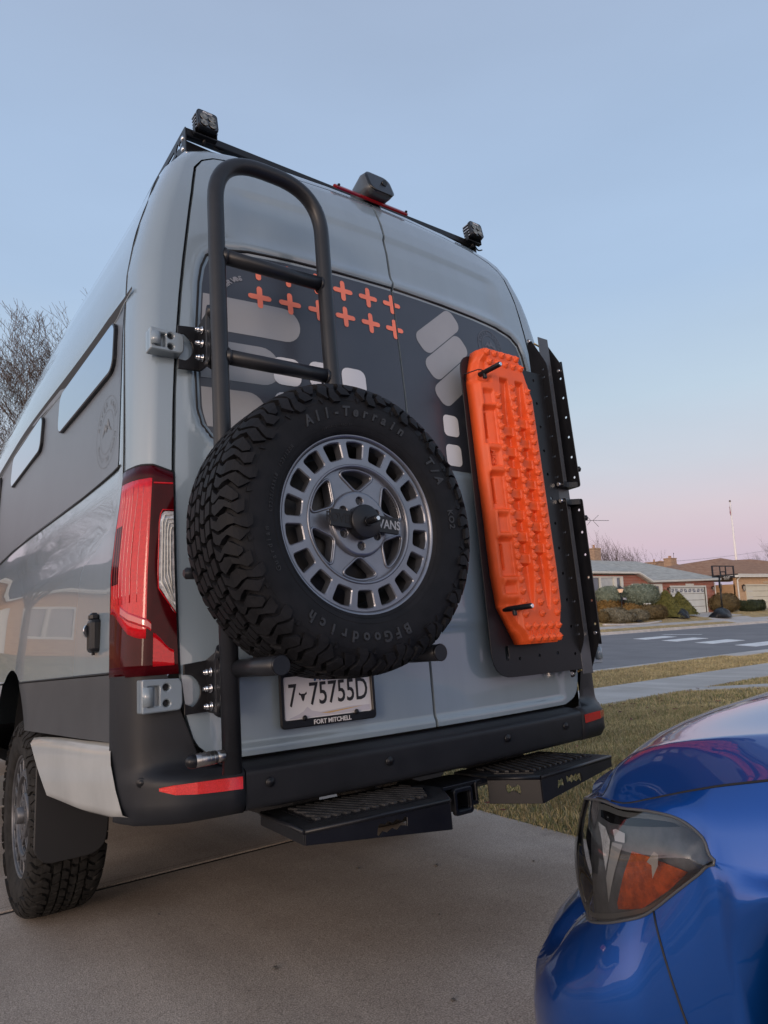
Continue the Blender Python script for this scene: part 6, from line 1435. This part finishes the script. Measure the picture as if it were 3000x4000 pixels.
# ================================================================== SHRUBS
LEAF = {}
def leafmat(nm, c1, c2): return mat(nm, c1, .7, 0, 0, .25, col2=c2, nscale=5, detail=3)
SAGE = leafmat('sage_needles', (.13, .16, .115), (.24, .275, .21)); OLIV = leafmat('yew_green', (.085, .085, .022), (.165, .155, .045)); RUST = leafmat('winter_bronze', (.16, .09, .025), (.24, .145, .045)); BRN = leafmat('bronze_hedge', (.085, .06, .025), (.15, .11, .05)); GRY = leafmat('grey_brown_twigs', (.13, .115, .075), (.215, .195, .14)); DRK = leafmat('dark_evergreen', (.018, .026, .012), (.05, .06, .025))
def shrub(name, label, x0, x1, z0, z1, y, m, kind='dome', n=2600, stem=False, cat='shrub', group=None, ls=.055, peak=.5, dy=None, wob=.09):
    cx, cz = (x0 + x1) / 2, (z0 + z1) / 2; rx, rz = (x1 - x0) / 2, (z1 - z0) / 2; ry = dy or min(rx, 1.1); zg = gz(y)
    t = thing(name, label, cat, (cx, y, zg), group); r0 = np.random.default_rng(int(cx * 100) % 9999)
    th = r0.uniform(0, 2 * np.pi, n); u = r0.uniform(-1, 1, n)
    if kind == 'cone':
        v = r0.uniform(0, 1, n) ** .75; hgt_ = 1 - v; rr = v ** .8; px = cx + (peak - .5) * 2 * rx * hgt_ + rx * rr * np.cos(th) ; py = y + ry * rr * np.sin(th); pz = z0 + (z1 - z0) * hgt_; nx, ny, nz = np.cos(th), np.sin(th), np.full(n, .5)
    else:
        s_ = np.sqrt(1 - u * u); e_ = .62 if kind == 'box' else .85
        ex = lambda q: np.sign(q) * np.abs(q) ** e_
        px = cx + rx * ex(s_ * np.cos(th)); py = y + ry * ex(s_ * np.sin(th)); pz = cz + rz * ex(u); nx, ny, nz = s_ * np.cos(th), s_ * np.sin(th), u
    # lumps
    lump = 1 + wob * (np.sin(px * 4.1 + pz * 3.3) * np.sin(py * 4.7 + pz * 2.1 + 1) + .6 * np.sin(px * 9 + pz * 8) * np.sin(py * 9.5))
    jit = r0.uniform(.90, 1.03, n) * lump
    px = cx + (px - cx) * jit; py = y + (py - y) * jit; pz = cz + (pz - cz) * jit; pz = np.maximum(pz, zg + .01)
    a = r0.normal(size=(n, 3)); nn = np.stack([nx, ny, nz], 1); nn /= np.linalg.norm(nn, axis=1)[:, None]; b1 = np.cross(a, nn); b1 /= np.linalg.norm(b1, axis=1)[:, None]; b2 = np.cross(nn, b1) + nn * r0.uniform(.2, 1.1, n)[:, None]
    P = np.stack([px, py, pz], 1); sz = (ls * r0.uniform(.6, 1.5, n))[:, None]
    V = np.stack([P - b1 * sz * .5, P + b1 * sz * .5, P + b2 * sz * 1.5], 1).reshape(-1, 3)
    g = G(); g.v = [tuple(q) for q in V.tolist()]; g.f = [(3 * k, 3 * k + 1, 3 * k + 2) for k in range(n)]; g.sm = [False] * n; g.mi = [0] * n
    # dark core
    rows = []
    for i in range(9):
        uu = -1 + 2 * i / 8; row = []
        for j in range(14):
            q = 2 * math.pi * j / 14
            if kind == 'cone': hh = (uu + 1) / 2; rr = (1 - hh) ** .8 * .93; row.append((cx + (peak - .5) * 2 * rx * hh + rx * rr * math.cos(q), y + ry * rr * math.sin(q), max(zg, z0 + (z1 - z0) * hh * .95)))
            else:
                e_ = .62 if kind == 'box' else .85; ex = lambda w: math.copysign(abs(w) ** e_, w); s_ = math.sqrt(max(0, 1 - uu * uu)); row.append((cx + .93 * rx * ex(s_ * math.cos(q)), y + .93 * ry * ex(s_ * math.sin(q)), max(zg, cz + .93 * rz * ex(uu))))
        rows.append(row)
    g.grid(rows, True, closed=True)
    obj('foliage', g, m, t, fixn=False)
    g = G()
    for k in range(3 if stem else 1): g.tube([(cx + .12 * (k - 1), y, zg - .05), (cx + .3 * (k - 1) * (1 if stem else 0), y + .05 * k, max(z0, zg) + .25)], .05, 6)
    obj('stem', g, mat('shrub_bark', (.06, .045, .035), .9), t); return t
SG = 'clipped shrubs in front of the red brick house'
shrub('shrub', 'large rounded sage-green shrub under the eaves beside the white window', 38.15, 41.75, .98, 2.36, 25.55, SAGE, 'dome', 5200, True, group=SG, dy=.7, wob=.06)
shrub('shrub', 'rounded grey-green shrub on a bare trunk, left of the lamp post', 34.9, 37.2, 1.12, 2.2, 25.2, SAGE, 'dome', 3600, True, group=SG, dy=.55, wob=.06)
shrub('shrub', 'narrow yellow-green cone shrub squeezed behind the tallest cone', 40.75, 42.05, .30, 1.86, 25.4, OLIV, 'cone', 2000, group=SG, peak=.35)
shrub('shrub', 'tallest yellow-green cone shrub left of the white garage door', 40.95, 43.65, .12, 1.92, 25.0, OLIV, 'cone', 4200, group=SG, peak=.36)
shrub('shrub', 'yellow-green cone shrub standing in front of the white garage door', 42.9, 45.4, .2, 1.72, 25.25, OLIV, 'cone', 4000, group=SG, peak=.45)
shrub('shrub', 'long low bronze hedge lying before the cone shrubs', 37.65, 40.75, .02, .95, 24.35, BRN, 'dome', 3600, group=SG, dy=.5)
shrub('shrub', 'low rusty shrub spreading right behind the bronze hedge', 36.25, 38.4, .2, 1.06, 24.75, RUST, 'dome', 2600, group=SG, dy=.6)
shrub('shrub', 'rust-gold mound shrub around the foot of the lamp post', 34.5, 36.6, .1, 1.36, 25.0, RUST, 'dome', 2800, group=SG, dy=.5)
shrub('shrub', 'grey-brown cushion shrub nearest the pavement, left one', 34.1, 36.6, -.02, .66, 23.95, GRY, 'dome', 3200, group=SG, dy=.5)
shrub('shrub', 'flat grey-brown shrub peeping over the left cushion shrub', 34.3, 36.4, .2, .86, 24.5, GRY, 'dome', 2200, group=SG, dy=.4)
shrub('shrub', 'grey-brown cushion shrub with rusty top, right of the left cushion', 36.2, 38.0, -.02, .70, 24.0, GRY, 'dome', 2600, group=SG, dy=.45)
shrub('shrub', 'small bronze ball shrub at the left end of the bed', 33.3, 34.0, .02, .64, 24.1, BRN, 'dome', 1100, group=SG, dy=.35)
shrub('shrub', 'big dark bronze shrub at the right corner of the red house', 50.0, 53.4, .2, 1.63, 26.0, BRN, 'dome', 4600, dy=.7)
shrub('shrub', 'clipped dark box hedge before the tan house', 54.3, 57.5, .2, 1.05, 26.0, DRK, 'box', 3600, cat='hedge', dy=.6)
for k, (x, zt) in enumerate(((66.9, 5.05), (68.9, 5.0))):
    shrub('evergreen', ('dark evergreen top left of the tall tan chimney', 'dark evergreen top right of the tall tan chimney')[k], x - .9, x + .9, .3, zt, 40.5, leafmat('conifer', (.02, .035, .018), (.04, .055, .025)), 'cone', 2600, cat='tree', ls=.10)
def cover(nm, label, x0, x1, z1, y):
    g = G(); zg = gz(y); rows = []
    for i in range(7):
        u = i / 6; row = []
        for j in range(18):
            q = 2 * math.pi * j / 18; r_ = (1 - u ** 1.5) ** .62 * (1 + .16 * math.sin(3 * q + 5 * u) + .09 * math.sin(7 * q + 3 * u) + random.uniform(-.05, .05)); row.append(((x0 + x1) / 2 + (x1 - x0) / 2 * r_ * math.cos(q), y + min(.5, (x1 - x0) / 2) * r_ * math.sin(q), zg + (z1 - zg) * u * (1 + .04 * math.sin(5 * q))))
        rows.append(row)
    g.grid(rows, True, closed=True); return solo(nm, g, mat('dark_cover', (.008, .008, .010), .42, 0, .0, .3, .4, 5, .8, 9, bdist=.05), label, 'cover', base=((x0 + x1) / 2, y, zg))
cover('plant_cover', 'dark rounded cover between the two grey-brown cushion shrubs', 36.45, 37.15, .26, 23.9); cover('plant_cover', 'dark cover lying in front of the garage-door cone shrub', 41.6, 43.3, .69, 24.3)
g = G(); g.box((39.6, 24.9, 1.0), (.5, .3, .16), .04); g.box((39.6, 24.9, .55), (.06, .06, .8)); solo('bucket', g, WHITEP, 'small white bucket under the large sage shrub', 'bucket', base=(39.6, 24.9, .1))  # white bucket, drawn as a box on a post
g = G(); P = [(33.0 + .5 * k, 23.62 - .25 * math.sin(k / 12 * math.pi)) for k in range(13)]; g.tube([(x, y, gz(y) + .03) for x, y in P], .07, 6); obj('bed_edging', g, KERB, None, 'structure')

# ================================================================== STREET FURNITURE AND SKYLINE
lp = thing('lamp_post', 'black garden lamp post with lantern and house number plate', 'lamp post', (36.3, 24.55, .05))
g = G(); g.tube([(36.3, 24.55, -.05), (36.3, 24.55, 1.76)], .035, 10); g.lathe([(.035, 0), (.06, .03), (.10, .04), (.10, .055)], (36.3, 24.55, 1.74), (0, 0, 1), 12); obj('post', g, POWDER, lp)
g = G(); g.lathe([(.105, 1.80), (.19, 2.03)], (36.3, 24.55, 0), (0, 0, 1), 4, smooth=False); obj('lantern_glass', g, mat('lit_lantern', (.65, .45, .33), .3, 0, .4, emit=((1., .62, .38), .35)), lp)
g = G(); g.lathe([(0, .22), (.03, .20), (.06, .12), (.27, .0), (.20, -.01)], (36.3, 24.55, 2.03), (0, 0, 1), 4, smooth=False); 
for k in range(4): a = k * math.pi / 2; o_ = Vector((1, 0, 0)).orthogonal(); 
obj('lantern_cap', g, POWDER, lp)
g = G(); g.box((36.62, 24.53, 1.40), (.52, .02, .17), .004); sg_ = obj('number_sign', g, POWDER, lp); g = G(); g.raw(text2d('7416', .17, .002, bold=.004), frame((36.62, 24.515, 1.40), (1, 0, 0), (0, 0, 1))); obj('sign_number', g, WHITEV, sg_)
# basketball hoop
bh = thing('basketball_hoop', 'portable black basketball hoop standing in front of the red brick garage', 'basketball hoop', (47.6, 24.1, -.02))
g = G(); g.tube([(47.62, 24.1, -.05), (47.62, 24.1, 2.75)], .055, 10); obj('pole', g, POWDER, bh)
g = G(); g.tube([(47.50, 24.1, 2.6), (47.50, 24.12, 2.0)], .02, 6); g.tube([(47.60, 24.1, 1.5), (47.66, 24.0, 2.0), (47.62, 24.0, 2.3)], .025, 6); g.tube([(47.62, 24.1, 2.7), (48.1, 24.2, 3.05)], .035, 6); g.tube([(47.62, 24.1, 2.45), (48.0, 24.2, 2.85)], .03, 6); obj('extension_arm', g, POWDER, bh)
bf = frame((48.45, 24.2, 3.2), (1, -.12, 0), (0, 0, 1))
g = G(); g.raw(plate2d([rrect(2.6, .87, .03, 3), rect(-1.16, -.38, -.30, .36), rect(-.32, .28, .02, .36), rect(-.28, .24, -.32, -.05), rect(.34, 1.18, -.30, .36)], .06), bf); bb = obj('backboard', g, POWDER, bh)
g = G(); g.add([bf @ Vector(p) for p in ((-1.17, -.31, 0), (1.19, -.31, 0), (1.19, .37, 0), (-1.17, .37, 0))], [(0, 1, 2, 3)]); obj('board_glass', g, thin_glass(), bb)
g = G(); pts = [bf @ Vector((-.12 + .24 * math.cos(a), -.34, .30 + .24 * math.sin(a))) for a in np.linspace(0, 2 * math.pi, 19)[:-1]]; g.tube(pts, .016, 6, True); g.tube([bf @ Vector((-.12, -.34, 0)), bf @ Vector((-.12, -.34, .07))], .03, 6); hp = obj('rim_ring', g, POWDER, bb)
g = G()
for k in range(10):
    a = 2 * math.pi * k / 10; b_ = a + .5; g.tube([bf @ Vector((-.12 + .23 * math.cos(a), -.34, .30 + .23 * math.sin(a))), bf @ Vector((-.12 + .15 * math.cos(b_), -.60, .30 + .15 * math.sin(b_)))], .006, 4); g.tube([bf @ Vector((-.12 + .23 * math.cos(a), -.34, .30 + .23 * math.sin(a))), bf @ Vector((-.12 + .15 * math.cos(a - .5), -.60, .30 + .15 * math.sin(a - .5)))], .006, 4)
obj('net', g, WHITEP, bb)
cb2 = cover('hoop_cover', 'black plastic sheet over the base of the basketball hoop', 45.6, 48.2, .62, 23.85)
# flagpole with a furled flag
fp = thing('flagpole', 'tall white flagpole with a furled flag near its top', 'flagpole', (86.3, 42, .3))
g = G(); g.tube([(86.3, 42, .3), (86.3, 42, 6), (86.27, 42, 13.65)], [.17, .15, .085], 10); obj('pole', g, mat('flagpole_white', (.72, .68, .66), .4), fp); g = G(); g.lathe([(0, .14), (.1, .1), (.14, 0), (.1, -.1), (0, -.14)], (86.27, 42, 13.75), (0, 0, 1), 12); obj('ball_finial', g, mat('finial_bronze', (.12, .09, .08), .4, .6), fp)
g = G(); rows = []
for i in range(9):
    z = 13.0 - .14 * i; rows.append([(86.05 - .10 * math.sin(i * .9 + j) - .05 * j * (1 if i < 4 else .3), 41.95 + .06 * math.cos(j * 2.1), z) for j in range(5)])
g.grid(rows)
fm = mat('flag_stripes', (.45, .10, .12), .8, 0, 0, .2, col2=(.50, .48, .52), nscale=9, detail=1); obj('flag', g, fm, fp)
# TV aerial on the red house
ar = thing('tv_aerial', 'thin TV aerial with crossed rods above the red house chimney', 'aerial', (44.9, 33, 5.6))
g = G(); g.tube([(44.55, 33.1, 4.3), (44.55, 33.1, 8.1)], .025, 6); obj('mast', g, STEEL, ar)
AER = mat('aerial_metal', (.16, .13, .13), .5, .6)
g = G(); g.tube([(43.6, 33, 7.86), (47.63, 33, 8.05)], .022, 5); obj('boom', g, AER, ar)
for a, b in (((45.47, 33, 7.94), (46.27, 33, 8.43)), ((45.47, 33, 7.94), (46.19, 33, 7.46)), ((45.2, 33, 7.92), (44.68, 33, 7.52)), ((45.2, 33, 7.93), (44.6, 33, 8.35))): g = G(); g.tube([a, b], .018, 5); obj('rod', g, AER, ar)
g = G(); g.tube([(lerp(96, 140, t), 60, lerp(7.35, 10.9, t) - 1.2 * math.sin(math.pi * t) * .3) for t in np.linspace(0, 1, 20)], .022, 4); solo('power_line', g, mat('cable_grey', (.20, .19, .22), .7), 'thin overhead cable against the pink sky above the tan house', 'cable')

# ================================================================== BARE TREES
BARK = mat('bare_bark', (.105, .080, .068), .9, 0, 0, .2, .3, 4)
def bare_tree(label, x, y, z0, h, spread, seed, depth=6, r0=.2, lean=(0, 0), nfork=3, buds=False, group=None, trunk_frac=.25, up=.35, twist=.55):
    rd = random.Random(seed); t = thing('bare_tree', label, 'tree', (x, y, z0), group); V, F = [], []; VT, FT = [], []
    def seg(a, b, ra, rb, n, lst):
        v, f = lst; d = (b - a).normalized(); u = d.orthogonal().normalized(); w = d.cross(u); o = len(v)
        for p, r_ in ((a, ra), (b, rb)):
            for k in range(n): q = 2 * math.pi * k / n; v.append(tuple(p + (u * math.cos(q) + w * math.sin(q)) * r_))
        for k in range(n): f.append((o + k, o + (k + 1) % n, o + n + (k + 1) % n, o + n + k))
    def grow(p, d, L, r_, lev):
        n = 3 if lev > 0 else 4; q = p; ra = r_
        for i in range(n):
            d2 = (d + Vector((rd.gauss(0, .13), rd.gauss(0, .13), rd.gauss(0, .09) + (.05 if lev > 1 else 0)))).normalized(); e2 = q + d2 * L / n; rb = ra * (.86 if lev else .92)
            big = ra > .028; seg(q, e2, ra, rb, 6 if ra > .08 else (4 if big else 3), (V, F) if lev < 2 else (VT, FT)); q, ra, d = e2, rb, d2
            if lev >= 1 and lev < depth and i < n - 1 and rd.random() < .75:
                side = d.cross(Vector((rd.gauss(0, 1), rd.gauss(0, 1), rd.gauss(0, 1)))).normalized(); nd = (d * .75 + side * rd.uniform(.5, .9) + Vector((0, 0, up * .5))).normalized(); grow(q, nd, L * rd.uniform(.5, .72), max(.007, ra * .55), lev + 1)
        if lev < depth:
            m_ = nfork if lev else nfork + 2
            for k in range(m_ if lev < 2 else 2):
                a0 = 2 * math.pi * (k + rd.random() * .7) / m_; side = Vector((math.cos(a0), math.sin(a0), rd.uniform(-.1, .2))); nd = (d * (.9 if lev else .8) + side * spread * rd.uniform(.6, 1.25) + Vector((0, 0, up))).normalized(); grow(q, nd, L * rd.uniform(.60, .86), max(.007, ra * rd.uniform(.55, .75)), lev + 1)
        elif buds:
            for k in range(2):
                b = q + Vector((rd.gauss(0, .05), rd.gauss(0, .05), rd.gauss(0, .05))); seg(b, b + d * .09, .018, .006, 3, (VT, FT))
    L0_ = h * trunk_frac; grow(Vector((x, y, z0 - .1)), Vector((lean[0], lean[1], 1)).normalized(), L0_, r0, 0)
    zm = max(q[2] for q in VT); k_ = h / (zm - z0); V = [(x + (a - x) * k_, y + (b - y) * k_, z0 + (c - z0) * k_) for a, b, c in V]; VT = [(x + (a - x) * k_, y + (b - y) * k_, z0 + (c - z0) * k_) for a, b, c in VT]
    for nm, (v, f) in (('trunk', (V, F)), ('crown', (VT, FT))):
        g = G(); g.v = v; g.f = f; g.sm = [True] * len(f); g.mi = [0] * len(f); obj(nm, g, BARK, t, fixn=False)
    return t
TG = 'bare winter trees behind the houses'
bare_tree('bare tree just right of the red house chimney', 53.6, 38, .3, 7.4, .55, 3, 5, .20, group=TG, trunk_frac=.36)
bare_tree('tallest bare tree behind the grey roof with dense straight limbs', 55.4, 38.5, .3, 8.2, .5, 8, 5, .24, group=TG, trunk_frac=.36)
bare_tree('low wide bare tree with spreading limbs behind the right of the grey roof', 59.3, 38, .3, 6.6, .8, 12, 5, .2, group=TG, trunk_frac=.34)
bare_tree('bare tree behind the tan house at the right edge of the picture', 107, 48, .3, 10.5, .7, 21, 5, .25, group=TG, trunk_frac=.34)
TL = 'bare trees beyond the left of the van'
bare_tree('tall bare tree beyond the van roof with branches reaching left', 6.4, 27, 0, 14.6, .66, 37, 7, .19, group=TL, trunk_frac=.27, lean=(-.03, 0))
bare_tree('bare budding tree lower down at the left edge of the picture', 1.6, 30, .2, 11.0, .5, 45, 7, .16, group=TL, trunk_frac=.25, buds=True, up=.5)
bare_tree('bare tree mirrored in the flank of the van', -5.5, 22.6, -.3, 7.0, .75, 52, 5, .26, group=TL, trunk_frac=.3)
